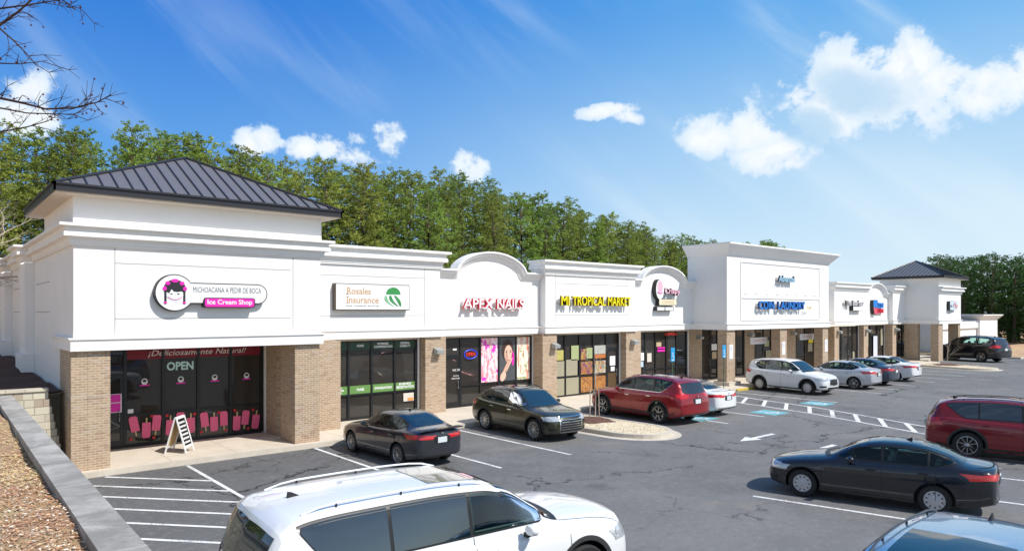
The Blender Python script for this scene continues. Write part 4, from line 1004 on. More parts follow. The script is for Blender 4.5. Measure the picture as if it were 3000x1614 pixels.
S6 = letters('lettered_sign', [('COIN', 38.5, 4.57, 1.75, .50), ('LAUNDRY', 40.75, 4.57, 3.45, .50)], 22.4, simple('sign_blue', (.01, .20, .66), .4, var=0), simple('sign_navy', (.02, .03, .12), .5, var=0), 'big blue channel letters on the tallest bay')
b = MB(); put_text(b, '24h', 5.78, -.276, -.02, .75, .24, .012, simple('sign_gold', (.55, .42, .08), .5, var=0), shear=.3); b.build('gold_lettering', S6)
S5 = letters('lettered_sign', [('Advanced', 40.85, 6.30, 1.95, .40)], 22.4, simple('sign_sky', (.38, .62, .82), .4, var=0), simple('sign_dark', (.05, .05, .06), .5, var=0), 'pale blue script sign high on the tallest bay, above the blue letters')
# dessert sign: cone, word, cream plaque and white strip
S7 = empty('dessert_sign', (32.6, 24.75, 5.3), label='pink and cream stacked sign with an ice cream scoop on the second arched bay', cat='sign')
M_PALEP = simple('pale_pink', (.80, .45, .56), .45, var=.05); M_CREAM = simple('cream_plaque', (.80, .70, .52), .45, var=.05)
b = MB()
b.prism_xz([(-.66 + .38 * math.cos(t), .38 + .58 * math.sin(t)) for t in [-2 * math.pi * k / 28 for k in range(28)]], -.26, 0, M_BLACK); b.build('scoop_cabinet', S7)
b = MB(); b.prism_xz([(-.64 + .36 * math.cos(t), .38 + .56 * math.sin(t)) for t in [-2 * math.pi * k / 28 for k in range(28)]], -.272, -.261, M_WHITE)
b.prism_xz([(-.64 + .24 * math.cos(t), .52 + .36 * math.sin(t)) for t in [-2 * math.pi * k / 24 for k in range(24)]], -.280, -.273, M_PALEP); b.tube([(-.9, -.285, .22), (-.64, -.285, .14), (-.38, -.285, .22)], .02, M_PINK, 5); b.build('scoop_face', S7)
b = MB(); put_text(b, 'Crispy', -.20, -.14, .06, 1.45, .42, .12, M_BLACK, bold=.05); b.build('word_returns', S7)
b = MB(); put_text(b, 'Crispy', -.20, -.265, .06, 1.45, .42, .012, M_PALEP, bold=.02); b.build('word', S7)
b = MB(); b.box(-.72, .92, -.25, 0, -.52, -.16, M_BLACK); b.build('plaque_cabinet', S7)
b = MB(); b.box(-.70, .90, -.262, -.251, -.50, -.18, M_CREAM); put_text(b, 'cones', -.45, -.262, -.44, 1.1, .2, .008, simple('gold_script', (.62, .50, .30), .5, var=0)); b.build('plaque', S7)
b = MB(); b.box(-.92, .66, -.25, 0, -.83, -.60, M_BLACK); b.build('strip_cabinet', S7)
b = MB(); b.box(-.88, -.22, -.262, -.251, -.80, -.62, M_WHITE); b.box(-.14, .60, -.262, -.251, -.80, -.62, M_WHITE); b.build('strip', S7)
# far signs
S8 = letters('lettered_sign', [('The', 54.6, 4.90, .95, .42), ('Barber', 55.8, 4.90, 2.1, .42)], 24.35, simple('silver_letters', (.62, .60, .63), .4, var=.03), simple('sign_dark', (.05, .05, .06), .5, var=0), 'silver script sign with a blank white plate, first bay right of the laundry')
b = MB(); b.box(1.25, 2.95, -.27, 0, -.40, -.04, M_BLACK); b.build('plate_cabinet', S8)
b = MB(); b.box(1.28, 2.92, -.282, -.271, -.37, -.07, M_WHITE); b.build('plate', S8)
S9 = empty('tax_sign', (61.4, 24.75, 4.8), label='blue and red sign with two stacked words on the far arched bay', cat='sign')
b = MB(); b.prism_xz([(-.75, .60), (.12, .62), (.25, .30), (-.1, -.1), (.0, -.58), (-.55, -.58), (-.75, -.2)], -.25, 0, M_BLACK); b.build('logo_cabinet', S9)
b = MB(); b.prism_xz([(-.72, .57), (.10, .59), (.12, .10), (-.25, -.05), (-.55, -.02), (-.72, .1)], -.262, -.251, simple('sign_blue', (.01, .20, .66), .4, var=0)); b.build('blue_mark', S9)
b = MB(); b.prism_xz([(-.70, .06), (-.50, -.06), (-.22, -.08), (.10, .08), (.22, .30), (-.02, -.12), (-.02, -.55), (-.52, -.55)], -.262, -.251, simple('sign_rose', (.72, .10, .16), .45, var=0)); b.build('red_mark', S9)
b = MB(); b.box(.12, 1.5, -.20, -.0, -.06, .38, simple('sign_blue', (.01, .20, .66), .4, var=0)); put_text(b, 'TAX', .35, -.20, .04, .9, .24, .02, simple('sign_navy', (.02, .03, .12), .5, var=0)); b.build('blue_word', S9)
b = MB(); b.box(.0, 1.5, -.20, -.0, -.48, -.12, M_RED); put_text(b, 'PRO', .30, -.20, -.42, .95, .24, .02, M_DRED); b.build('red_word', S9)
S10 = empty('corner_sign', (69.9, 21.65, 4.95), label='pale sign with red script on the far corner tower', cat='sign')
b = MB(); b.prism_xz([(-.95, .40), (.3, .42), (1.1, .30), (1.0, -.25), (.3, -.32), (-.1, -.42), (-.95, -.38)], -.25, 0, M_BLACK); b.build('cabinet', S10)
b = MB(); b.prism_xz([(-.92, .37), (.28, .39), (1.07, .27), (.97, -.22), (.3, -.29), (-.1, -.39), (-.92, -.35)], -.262, -.251, simple('pale_sign_face', (.62, .72, .80), .4, var=.1)); b.build('face', S10)
b = MB(); put_text(b, 'Pho', -.05, -.263, -.2, 1.0, .45, .01, M_RED, shear=.3); b.build('lettering', S10); b = MB(); put_text(b, 'no 1', -.85, -.263, -.15, .7, .35, .01, simple('sign_navy', (.02, .03, .12), .5, var=0)); b.build('lettering', S10)

# hanging white banners in the arcade, paper notices on its piers
for x0, x1, z0, z1, lb in ((39.85, 41.85, 2.36, 2.78, 'white hanging banner with red lettering, nearer of the two in the laundry arcade'), (46.2, 48.15, 2.47, 2.88, 'white hanging banner with red lettering, farther of the two in the laundry arcade')):
    r = empty('hanging_banner', ((x0 + x1) / 2, 23.5, z0), label=lb, cat='banner', group='white banners in the laundry arcade'); w_ = (x1 - x0) / 2
    b = MB(); b.box(-w_, w_, -.02, .02, 0, z1 - z0, M_WHITE); b.build('panel', r)
    b = MB(); put_text(b, 'LAUNDRY', -w_ * .75, -.021, .12, w_ * 1.5, .2, .004, simple('faded_red', (.70, .30, .32), .5, var=0)); b.build('lettering', r)
    b = MB()
    for q in (-w_ * .8, w_ * .8): b.tube([(q, 0, z1 - z0), (q, 0, HB - z0)], .008, M_BULB, 5)
    b.build('hanger', r)
for x0, x1, lb in ((35.72, 36.16, 'tall white paper notice on the first arcade pier'), (41.78, 42.16, 'tall white paper notice on the middle arcade pier'), (47.62, 47.98, 'tall white paper notice on the last arcade pier')):
    b = MB(); b.box(-.19, .19, -.02, 0, 0, .84, M_WHITE); b.box(-.12, .12, -.023, -.0201, .5, .72, simple('faint_print', (.62, .62, .72), .5)); o = b.build('paper_notice'); o.location = ((x0 + x1) / 2, 22.44, 1.67); tag(o, lb, 'notice', 'paper notices on the arcade piers')
# ------------------------------------------------------------------ cars
def pchip(xs, ys):
    xs = np.array(xs, float); ys = np.array(ys, float); h = np.diff(xs); d = np.diff(ys) / h; m = np.zeros(len(xs))
    for i in range(1, len(xs) - 1):
        if d[i - 1] * d[i] > 0:
            w1 = 2 * h[i] + h[i - 1]; w2 = h[i] + 2 * h[i - 1]; m[i] = (w1 + w2) / (w1 / d[i - 1] + w2 / d[i])
    m[0] = d[0]; m[-1] = d[-1]
    def f(x):
        x = min(max(x, xs[0]), xs[-1]); i = min(max(int(np.searchsorted(xs, x)) - 1, 0), len(h) - 1); t = (x - xs[i]) / h[i]
        return float((2 * t**3 - 3 * t**2 + 1) * ys[i] + (t**3 - 2 * t**2 + t) * h[i] * m[i] + (-2 * t**3 + 3 * t**2) * ys[i + 1] + (t**3 - t**2) * h[i] * m[i + 1])
    return f
M_TYRE = simple('tyre_rubber', (0.018, 0.018, 0.018), 0.75, var=0.1)
M_ALLOY = simple('alloy', (0.55, 0.55, 0.56), 0.28, 0.85, 0.03); M_HUBCAP = simple('silver_hubcap', (0.50, 0.51, 0.53), 0.35, 0.5, 0.03); M_DALLOY = simple('dark_alloy', (0.09, 0.09, 0.095), 0.35, 0.7, 0.03)
M_CHROME = simple('chrome', (0.75, 0.76, 0.78), 0.12, 1.0, 0.0); M_CLAD = simple('grey_cladding', (0.028, 0.028, 0.028), 0.6, var=0.05)
M_TAIL = simple('tail_lamp_red', (0.52, 0.008, 0.012), 0.12, var=0.25, vscale=14, coat=1.0); M_HEAD = simple('head_lamp', (0.50, 0.53, 0.56), 0.08, 0.3, 0.35, 16, coat=1.0)
M_AMBER = simple('amber_lamp', (.65, .16, .01), .2, var=0); M_PLATE = simple('licence_plate', (0.62, 0.66, 0.68), 0.5, var=.12, vscale=30); M_GAP = simple('shut_line', (0.008, 0.008, 0.008), 0.6, var=0)
def paint(name, col, metal=0.2, rough=0.32): return simple(name, col, rough, metal, 0.02, 2.0, coat=1.0, coat_r=0.02)

WHEELS = {}
def wheel_mesh(style, r, w):
    key = (style, round(r, 3), w)
    if key in WHEELS: return WHEELS[key]
    ri = r * {'cap': .62, 'ten': .66, 'five': .68, 'mesh': .70, 'seven': .68}[style]
    t = MB(); hw = w / 2
    t.lathe([(ri, -hw * .9), (r * .93, -hw), (r * .985, -hw * .8), (r, -hw * .5), (r, hw * .5), (r * .985, hw * .8), (r * .93, hw), (ri, hw * .9), (ri, -hw * .9)], M_TYRE, 32, 'y')
    a = MB()          # outer face towards +y
    a.lathe([(ri, hw * .9), (ri * 1.02, hw * .95), (ri * .97, hw * .97), (ri * .93, hw * .82), (ri * .90, -hw * .5)], M_ALLOY if style != 'cap' else M_HUBCAP, 32, 'y')
    a.lathe([(0.0, hw * .05), (ri * .92, hw * .05)], M_BLACK, 24, 'y')
    if style == 'cap':
        a.lathe([(0, hw * .98), (ri * .25, hw * 1.0), (ri * .35, hw * .92), (ri * .95, hw * .86), (ri, hw * .88)], M_HUBCAP, 32, 'y')
        for k in range(10):
            th = 2 * math.pi * (k + .5) / 10; c, s = math.cos(th), math.sin(th); p = []
            for (u, v) in ((.66, -.055), (.66, .055), (.86, .075), (.86, -.075)): p.append((ri * (u * c - v * s), hw * .905, ri * (u * s + v * c)))
            a.add(p, [(0, 1, 2, 3)], M_BLACK)
    else:
        n = {'ten': 10, 'five': 5, 'mesh': 10, 'seven': 7}[style]
        for k in range(n):
            th = 2 * math.pi * k / n
            pairs = [(-.05, -.06), (.05, .06)] if style == 'ten' else ([(-.16, -.10), (.16, .10)] if style == 'five' else ([(0, -.16), (0, .16)] if style == 'mesh' else [(0, 0)]))
            for tw0, tw1 in (pairs if style != 'ten' else [(0, 0)]):
                h = {'ten': .040, 'five': .05, 'mesh': .032, 'seven': .085}[style]
                def P(u, v, y): c, s = math.cos(th), math.sin(th); return (ri * (u * c - v * s), y, ri * (u * s + v * c))
                a.hexa([P(.14, tw0 * .5 - h, hw * .62), P(.95, tw1 * 1.5 - h, hw * .62), P(.95, tw1 * 1.5 + h, hw * .62), P(.14, tw0 * .5 + h, hw * .62),
                        P(.14, tw0 * .5 - h * .8, hw * .90), P(.95, tw1 * 1.5 - h * .7, hw * .86), P(.95, tw1 * 1.5 + h * .7, hw * .86), P(.14, tw0 * .5 + h * .8, hw * .90)], M_ALLOY if style != 'five' or k >= 0 else M_DALLOY)
        a.lathe([(0, hw * .95), (ri * .12, hw * .95), (ri * .2, hw * .88), (ri * .2, hw * .5)], M_ALLOY, 16, 'y')
    WHEELS[key] = (t.mesh('tyre', R(40)), a.mesh('rim', R(30))); return WHEELS[key]

def link(name, me, parent, loc=(0, 0, 0), rz=0):
    o = bpy.data.objects.new(name, me); C.objects.link(o); o.parent = parent; o.location = loc; o.rotation_euler = (0, 0, rz); return o

def make_car(name, spec, loc, heading, label, cat, pm, group='cars parked on the lot', scale=1.0, z=0.0):
    S = spec; L, W = S['L'], S['W']; root = empty(name, (loc[0], loc[1], z), R(heading), label, cat, group); root.scale = (scale, scale, scale)
    ftop = pchip(*zip(*S['top'])); fbelt = pchip(*zip(*S['belt'])); fw = pchip(*zip(*S['w'])); fr = pchip(*zip(*S['rw'])); flow = pchip(*zip(*S['low']))
    xs = sorted(set([round(v, 3) for v in list(np.linspace(0, L, 64)) + [p[0] for p in S['top']] + [0.015, 0.04, 0.08, 0.14, L - .015, L - .04, L - .08, L - .14]]))
    def section(x):
        zt, w, lo = ftop(x), fw(x) * W / 2, flow(x); zb = min(fbelt(x), zt - 0.03); wr = fr(x) * W / 2; dz = zt - zb
        g = min(1, max(0, (dz - .07) / .28)); g = g * g * (3 - 2 * g)
        m_ = lambda a, b_: a * (1 - g) + b_ * g
        p = [(0, lo), (w * .8 / 3, lo), (w * 1.6 / 3, lo), (w * .8, lo), (w * .94, lo + .035), (w * .985, lo + .13), (w, lo + (zb - lo) * .42), (w * .998, lo + (zb - lo) * .62), (w * .985, lo + (zb - lo) * .82), (w * .965, zb - .04), (w * .935, zb)]
        hood = [(w * .87, zb + dz * .30), (w * .76, zb + dz * .60), (w * .60, zb + dz * .82), (w * .42, zb + dz * .93), (w * .22, zb + dz * .985), (0, zt)]
        wb = min(w * .915, max(wr + .02, w * .9)); wb = w * .905
        gh = [(wb, zb + .015), (wb * .65 + wr * .35, zb + dz * .36), (wr * 1.0 + (wb - wr) * .12, zt - .115 if dz > .25 else zb + dz * .7), (wr * .93, zt - .045), (wr * .72, zt - .014), (0, zt)]
        p += [(m_(a[0], b_[0]), m_(a[1], b_[1])) for a, b_ in zip(hood, gh)]
        return p
    def warp(x, y):
        k = S.get('bow', .20); f = max(0, 1 - x / .95) ** 1.5; r = max(0, 1 - (L - x) / .95) ** 1.5
        q = (y / (W / 2)) ** 2
        return x + k * q * f - S.get('bowr', .13) * q * r
    bm = bmesh.new(); rings = []
    for x in xs:
        e0 = min(x, L - x); ins = 0.05 * max(0, 1 - e0 / .06) ** 2
        half = section(x); zl, zh = half[0][1], half[-1][1]; pts = []
        for i, (y, zz) in enumerate(half):
            sc_ = 1 - ins / (W / 2) * 1.4
            zz2 = zl + ins + (zz - zl) * (1 - 2 * ins / max(.2, zh - zl)); pts.append((y * sc_, zz2))
        ring = pts + [(-y, zz) for y, zz in reversed(pts[1:-1])]
        rings.append([bm.verts.new((L / 2 - warp(x, y), y, zz)) for y, zz in ring])
    nh = len(section(1.0)); n = 2 * nh - 2
    for a, c_ in zip(rings, rings[1:]):
        for i in range(n): bm.faces.new((a[i], a[(i + 1) % n], c_[(i + 1) % n], c_[i]))
    for ring, x, flip in ((rings[0], 0, 1), (rings[-1], L, 0)):
        rows = []
        for i in range(1, nh - 1):
            v1, v2 = ring[i], ring[n - i]; y1, zz = v1.co.y, v1.co.z; row = [v1]
            for k in range(1, 6):
                y = y1 + (-y1 - y1) * k / 6
                if i == 3: row.append([None, ring[2], ring[1], ring[0], ring[n - 1], ring[n - 2]][k]); continue
                row.append(bm.verts.new((L / 2 - warp(x, y), y, zz)))
            row.append(v2); rows.append(row)
        rows = rows[2:]
        for r0, r1 in zip(rows, rows[1:]):
            for k in range(6):
                q = (r0[k], r0[k + 1], r1[k + 1], r1[k]); bm.faces.new(q if not flip else q[::-1])
        for k in range(6):
            q = (rows[-1][k], rows[-1][k + 1], ring[nh - 1]); bm.faces.new(q if not flip else q[::-1])
    bmesh.ops.recalc_face_normals(bm, faces=bm.faces)
    bvh = BVHTree.FromBMesh(bm)
    me = bpy.data.meshes.new('body'); bm.to_mesh(me); bm.free()
    me.materials.append(pm); me.materials.append(M_BLACK)
    body = bpy.data.objects.new('body', me); C.objects.link(body)
    # wheel wells
    wr_, ww = S['wr'], S['ww']; ax_f = L / 2 - S['fo']; ax_r = ax_f - S['wb']
    cut = MB(); 
    for ax in (ax_f, ax_r):
        for s in (-1, 1):
            seg = 40; r_ = wr_ + .065; y0, y1 = s * (W / 2 - .33), s * (W / 2 + .2); vs = []
            for y in (y0, y1):
                for k in range(seg): t = 2 * math.pi * k / seg; vs.append((ax + r_ * math.cos(t), y, wr_ + r_ * math.sin(t)))
            fs = [tuple(range(seg)), tuple(range(2 * seg - 1, seg - 1, -1))] + [(i, i + seg, (i + 1) % seg + seg, (i + 1) % seg) for i in range(seg)]
            if s < 0: fs = [f[::-1] for f in fs]
            cut.add(vs, fs, M_BLACK)
    g0_, g1_ = S['dlo']; k_ = S.get('kick', 0)
    def cwt(x): return ftop(x) - .105
    def cwl(x): return min(fbelt(x), ftop(x) - .03) + .045
    def cwk(x): return max(cwl(x), cwl(g1_) + (cwt(g1_) - cwl(g1_)) * max(0, (x - (g1_ - k_)) / k_) ** 1.3 * .95)
    q_ = [x for x in np.linspace(g0_ + .04, g1_ - .05, 26) if cwt(x) - cwk(x) > .03]
    P_ = [(L / 2 - x, cwk(x)) for x in q_] + [(L / 2 - x, cwt(x)) for x in reversed(q_)]
    cut.prism_xz(P_, -W, W, M_CABIN)
    cm = cut.mesh('cut'); bmc = bmesh.new(); bmc.from_mesh(cm); bmesh.ops.recalc_face_normals(bmc, faces=bmc.faces); bmc.to_mesh(cm); bmc.free()
    co = bpy.data.objects.new('cut', cm); C.objects.link(co)
    md = body.modifiers.new('b', 'BOOLEAN'); md.operation = 'DIFFERENCE'; md.object = co; md.solver = 'EXACT'; md.material_mode = 'TRANSFER'
    cav = MB(); q_ = [x for x in np.linspace(g0_ + .16, g1_ - .30, 20) if cwt(x) - cwl(x) > .12]
    cav.prism_xz([(L / 2 - x, .52) for x in q_] + [(L / 2 - x, cwt(x) - .02) for x in reversed(q_)], -W / 2 + .19, W / 2 - .19, M_CABIN)
    cm2 = cav.mesh('cut'); bmc = bmesh.new(); bmc.from_mesh(cm2); bmesh.ops.recalc_face_normals(bmc, faces=bmc.faces); bmc.to_mesh(cm2); bmc.free()
    co2 = bpy.data.objects.new('cut', cm2); C.objects.link(co2)
    m2 = body.modifiers.new('c', 'BOOLEAN'); m2.operation = 'DIFFERENCE'; m2.object = co2; m2.solver = 'EXACT'; m2.material_mode = 'TRANSFER'
    dg = bpy.context.evaluated_depsgraph_get(); nm = bpy.data.meshes.new_from_object(body.evaluated_get(dg)); body.modifiers.clear()
    bpy.data.objects.remove(co); bpy.data.objects.remove(co2); body.data = nm; nm.name = 'body'; nm.shade_smooth(); nm.set_sharp_from_angle(angle=R(32)); body.parent = root

    def hit(o, d):
        r = bvh.ray_cast(Vector(o), Vector(d)); return (r[0], r[1]) if r[0] is not None else (None, None)
    def X(x): return L / 2 - x
    def emit(b, grid, m, off):
        nx, nz = len(grid), len(grid[0]); ok = {}; vs = []; 
        for i in range(nx):
            for j in range(nz):
                p, nn = grid[i][j]
                if p is not None: ok[(i, j)] = len(vs); vs.append(p + nn * off)
        fs = []
        for i in range(nx - 1):
            for j in range(nz - 1):
                q = [(i, j), (i + 1, j), (i + 1, j + 1), (i, j + 1)]
                if all(k in ok for k in q):
                    a = [ok[k] for k in q]
                    if max((vs[a[0]] - vs[a[2]]).length, (vs[a[1]] - vs[a[3]]).length) < .35: fs.append(tuple(a))
        b.add(vs, fs, m)
    def side(b, s, x0, x1, zlo, zhi, m, off=.004, nx=10, nz=5):
        """panel seen from the side; zlo/zhi may be functions of x (distance from the nose)"""
        fl = zlo if callable(zlo) else (lambda x: zlo); fh = zhi if callable(zhi) else (lambda x: zhi); g = []
        for i in range(nx + 1):
            x = x0 + (x1 - x0) * i / nx; a, c_ = fl(x), fh(x)
            g.append([hit((X(x), s * 3, a + (c_ - a) * j / nz), (0, -s, 0)) for j in range(nz + 1)])
        emit(b, g, m, off)
    def top(b, x0, x1, y0, y1, m, off=.004, nx=8, ny=10):      # x0/x1 functions of y fraction
        f0 = x0 if callable(x0) else (lambda y: x0); f1 = x1 if callable(x1) else (lambda y: x1); g = []
        for j in range(ny + 1):
            y = y0 + (y1 - y0) * j / ny; a, c_ = f0(y), f1(y)
            g.append([hit((X(a + (c_ - a) * i / nx), y, 4), (0, 0, -1)) for i in range(nx + 1)])
        emit(b, g, m, off)
    def end(b, rear, y0, y1, zlo, zhi, m, off=.004, ny=10, nz=6):
        fl = zlo if callable(zlo) else (lambda y: zlo); fh = zhi if callable(zhi) else (lambda y: zhi); g = []
        for j in range(ny + 1):
            y = y0 + (y1 - y0) * j / ny; a, c_ = fl(y), fh(y)
            g.append([hit(((-5 if rear else 5), y, a + (c_ - a) * i / nz), ((1 if rear else -1), 0, 0)) for i in range(nz + 1)])
        emit(b, g, m, off)
    # ---- glass
    cowl, rf, rr, tail = S['cowl'], S['rf'], S['rr'], S['tail']      # stations: windscreen foot, roof front, roof rear, foot of rear glass
    def wt(x):           # top edge of the side glass
        return ftop(x) - .075 - .02 * (1 if rf < x < rr else 0)
    def wl(x): return min(fbelt(x), ftop(x) - .03) + .03
    g0, g1 = S['dlo']
    kick = S.get('kick', 0)
    def wlk(x): return max(wl(x), wl(g1) + (x - g1) * 0 + (wt(g1) - wl(g1)) * max(0, (x - (g1 - kick)) / kick) ** 1.3 * .92) if kick else wl(x)
    splits = [g0] + S['pillars'] + [g1]
    for s in (-1, 1):
        b = MB(); side(b, s, g0 - .02, g1 + .02, lambda x: min(wlk(x) - .022, wt(x)), lambda x: min(wlk(x) + .022, wt(x) + .01), M_BLACK, .0025, 40, 1)
        side(b, s, g0 - .02, g1 + .02, lambda x: max(wlk(x), wt(x) - .035), lambda x: max(wt(x) + .012, wlk(x)), M_BLACK, .0025, 40, 2)
        for q_ in S['pillars']: side(b, s, q_ - .045, q_ + .045, lambda x: wlk(x) - .01, lambda x: wt(x) + .005, M_BLACK, .0025, 2, 6)
        side(b, s, g0 - .02, g0 + .05, lambda x: wlk(x) - .01, lambda x: max(wt(x), wlk(x)), M_BLACK, .0028, 2, 3); side(b, s, g1 - .09, g1 + .02, lambda x: min(wlk(x) - .01, wt(x)), lambda x: max(wt(x), wlk(x)), M_BLACK, .0028, 3, 3)
        if S.get('chrome'): side(b, s, g0 - .02, g1 + .02, lambda x: wlk(x) - .032, lambda x: wlk(x) - .016, M_CHROME, .006, 40, 1)
        link('window_trim', b.mesh('window_trim', R(40)), root)
        for a, c_ in zip(splits, splits[1:]):
            b = MB(); side(b, s, a + .022, c_ - .022, lambda x: wlk(x), lambda x: max(wt(x) - .012, wlk(x) + .001), M_CARGLASS if (splits.index(a) >= S.get('privacy', 9)) else M_CLEAR, .0055, 16, 6); link('side_window', b.mesh('side_window', R(40)), root)
    b = MB(); yw = fr((cowl + rf) / 2) * W / 2
    ym = fr(cowl + .25) * W / 2 * S.get('wsw', 1.0)
    top(b, lambda y: cowl + .06 + .13 * (y / ym) ** 2, lambda y: rf - .015, -ym * .93, ym * .93, M_CARGLASS, .006, 12, 14); link('windscreen', b.mesh('windscreen', R(60)), root)
    b = MB(); top(b, lambda y: cowl - .06 + .14 * (y / ym) ** 2, lambda y: cowl + .06 + .13 * (y / ym) ** 2, -ym * .93, ym * .93, M_BLACK, .004, 2, 14); link('wiper_cowl', b.mesh('wiper_cowl'), root)
    b = MB()
    if S['kind'] == 'sedan':
        yr = fr(tail - .25) * W / 2
        top(b, lambda y: rr + .03, lambda y: tail - .05 - .10 * (y / yr) ** 2, -yr * .88, yr * .88, M_CARGLASS, .006, 12, 14)
    else:
        zr0, zr1 = S['rglass']; yr = fr(rr) * W / 2 * .93
        end(b, True, -yr, yr, lambda y: zr0 + .05 * (abs(y) / yr) ** 3, lambda y: zr1 - .03 * (abs(y) / yr) ** 3, M_CARGLASS, .006, 14, 8)
    link('rear_window', b.mesh('rear_window', R(60)), root)
    # ---- seats seen through the glass
    b = MB(); xb = S['pillars'][0]; fl_ = fbelt(xb) - .02
    for xs_, hh in ((xb + .05, .24), (xb + .95 * L / 4.65, .20)):
        if xs_ > g1 - .35: continue
        for yy in (-.36, .36):
            xx = X(xs_); b.hexa([(xx - .02, yy - .23, .54), (xx + .13, yy - .23, .54), (xx + .13, yy + .23, .54), (xx - .02, yy + .23, .54), (xx - .13, yy - .19, fl_ + hh - .05), (xx - .04, yy - .19, fl_ + hh - .05), (xx - .04, yy + .19, fl_ + hh - .05), (xx - .13, yy + .19, fl_ + hh - .05)], M_SEAT)
            b.hexa([(xx - .16, yy - .12, fl_ + hh - .03), (xx - .07, yy - .12, fl_ + hh - .03), (xx - .07, yy + .12, fl_ + hh - .03), (xx - .16, yy + .12, fl_ + hh - .03), (xx - .16, yy - .09, fl_ + hh + .10), (xx - .09, yy - .09, fl_ + hh + .10), (xx - .09, yy + .09, fl_ + hh + .10), (xx - .16, yy + .09, fl_ + hh + .10)], M_SEAT)
    link('seats', b.mesh('seats'), root)
    b = MB(); cx_, cz_ = X(xb - .55), fl_ + .05; b.tube([(cx_ + .06 * math.sin(t), .36 + .18 * math.cos(t), cz_ + .17 * math.sin(t)) for t in [2 * math.pi * k / 16 for k in range(17)]], .015, M_BLACK, 6, cap=False); link('steering_wheel', b.mesh('steering_wheel'), root)
    # ---- shut lines, sills, mouldings on the body mesh
    d = MB()
    for s in (-1, 1):
        for x in S['seams']:
            side(d, s, x, x + .009, lambda q: flow(q) + .10, lambda q: wlk(x) - .03 if g0 - .3 < x < g1 else fbelt(x) - .02, M_GAP, .003, 1, 14)
        side(d, s, S['seams'][0], S['seams'][-1], lambda x: flow(x) + .09, lambda x: flow(x) + .098, M_GAP, .003, 20, 1)
        if S.get('clad'):
            side(d, s, .35, L - .35, lambda x: flow(x) + .01, lambda x: flow(x) + S['clad'], M_CLAD, .006, 40, 2)
            for ax in (S['fo'], S['fo'] + S['wb']):
                g = []; 
                for k in range(31):
                    t = math.pi * k / 30 * 1.12 - .06 * math.pi; col = []
                    for r_ in (wr_ + .063, wr_ + .09, wr_ + .125): col.append(hit((X(ax) + r_ * math.cos(t), s * 3, wr_ + r_ * math.sin(t)), (0, -s, 0)))
                    g.append(col)
                emit(d, g, M_CLAD, .012)
    if S['kind'] == 'sedan': end(d, True, -W * .40, W * .40, lambda y: S['plz'] + .27, lambda y: S['plz'] + .278, M_GAP, .003, 12, 1)
    else: end(d, True, -W * .42, W * .42, lambda y: S['plz'] - .17, lambda y: S['plz'] - .162, M_GAP, .003, 12, 1)
    end(d, True, -W * .40, W * .40, flow(L - .1) + .03, flow(L - .1) + S.get('rclad', .10), M_CLAD, .004, 12, 2)
    top(d, .12, .128, -W * .36, W * .36, M_GAP, .003, 1, 12)
    for s in (-1, 1): top(d, .14, cowl + .05, s * W * .395, s * (W * .395 + .008), M_GAP, .003, 14, 1)
    link('shut_lines', d.mesh('shut_lines'), root)
    # ---- lamps
    hz0, hz1, hx, hy = S['head']
    for s in (-1, 1):
        b = MB()
        end(b, False, s * W * hy, s * W * .47, lambda y: hz0 + .02 * (1 - abs(y) / (W * .47)), lambda y: hz1 - .03 * (1 - (abs(y) - W * hy) / (W * (.47 - hy))), M_HEAD, .006, 8, 4)
        side(b, s, .02, hx, lambda x: hz0 + (x / hx) * (hz1 - hz0) * .45, lambda x: hz1 + .02 - .01 * x, M_HEAD, .006, 8, 4); link('headlight', b.mesh('headlight', R(50)), root)
        b = MB(); side(b, s, hx - .03, hx + .03, hz0 + .07, hz0 + .10, M_AMBER, .007, 2, 1); 
        t0, t1, tx, ty = S['taill']
        b2 = MB()
        end(b2, True, s * W * ty, s * W * .475, lambda y: t0 + (t1 - t0) * S.get('tslope', .75) * (1 - (abs(y) - W * ty) / (W * (.475 - ty))), lambda y: t1, M_TAIL, .006, 8, 4)
        side(b2, s, L - tx, L - .015, lambda x: t0 + (t1 - t0) * .55 * ((L - x) / tx), lambda x: t1 + .01, M_TAIL, .006, 8, 4); link('taillight', b2.mesh('taillight', R(50)), root)
        b3 = MB(); end(b3, False, s * W * .30, s * W * .44, flow(.1) + .12, flow(.1) + .20, M_BLACK, .005, 4, 2); link('fog_lamp_recess', b3.mesh('fog_lamp_recess'), root)
    gz0, gz1, gy = S['grille']; b = MB()
    end(b, False, -W * gy, W * gy, lambda y: gz0 + .03 * (abs(y) / (W * gy)), lambda y: gz1 - .02 * (abs(y) / (W * gy)), M_BLACK, .006, 14, 6)
    for k in range(1, 6):
        zz = gz0 + (gz1 - gz0) * k / 6; end(b, False, -W * gy * .93, W * gy * .93, zz - .006, zz + .006, M_CHROME if S.get('chrome') else M_DALLOY, .012, 12, 1)
    if S.get('grframe'):
        end(b, False, -W * gy, W * gy, gz1 - .0, gz1 + .022, M_CHROME, .010, 12, 1); end(b, False, -W * gy, W * gy, gz0 - .022, gz0, M_CHROME, .010, 12, 1)
        for s in (-1, 1): end(b, False, s * W * gy, s * (W * gy + .025), gz0 - .02, gz1 + .02, M_CHROME, .010, 2, 4)
    link('grille', b.mesh('grille'), root)
    b = MB(); end(b, False, -W * .26, W * .26, flow(.1) + .03, flow(.1) + .13, M_BLACK, .005, 10, 2); link('air_intake', b.mesh('air_intake'), root)
    pz = S['plz']; p, nn = hit((-5, 0, pz), (1, 0, 0)); b = MB(); b.box(p.x - .02, p.x + .03, -.155, .155, pz - .078, pz + .078, M_PLATE); link('licence_plate', b.mesh('licence_plate'), root)
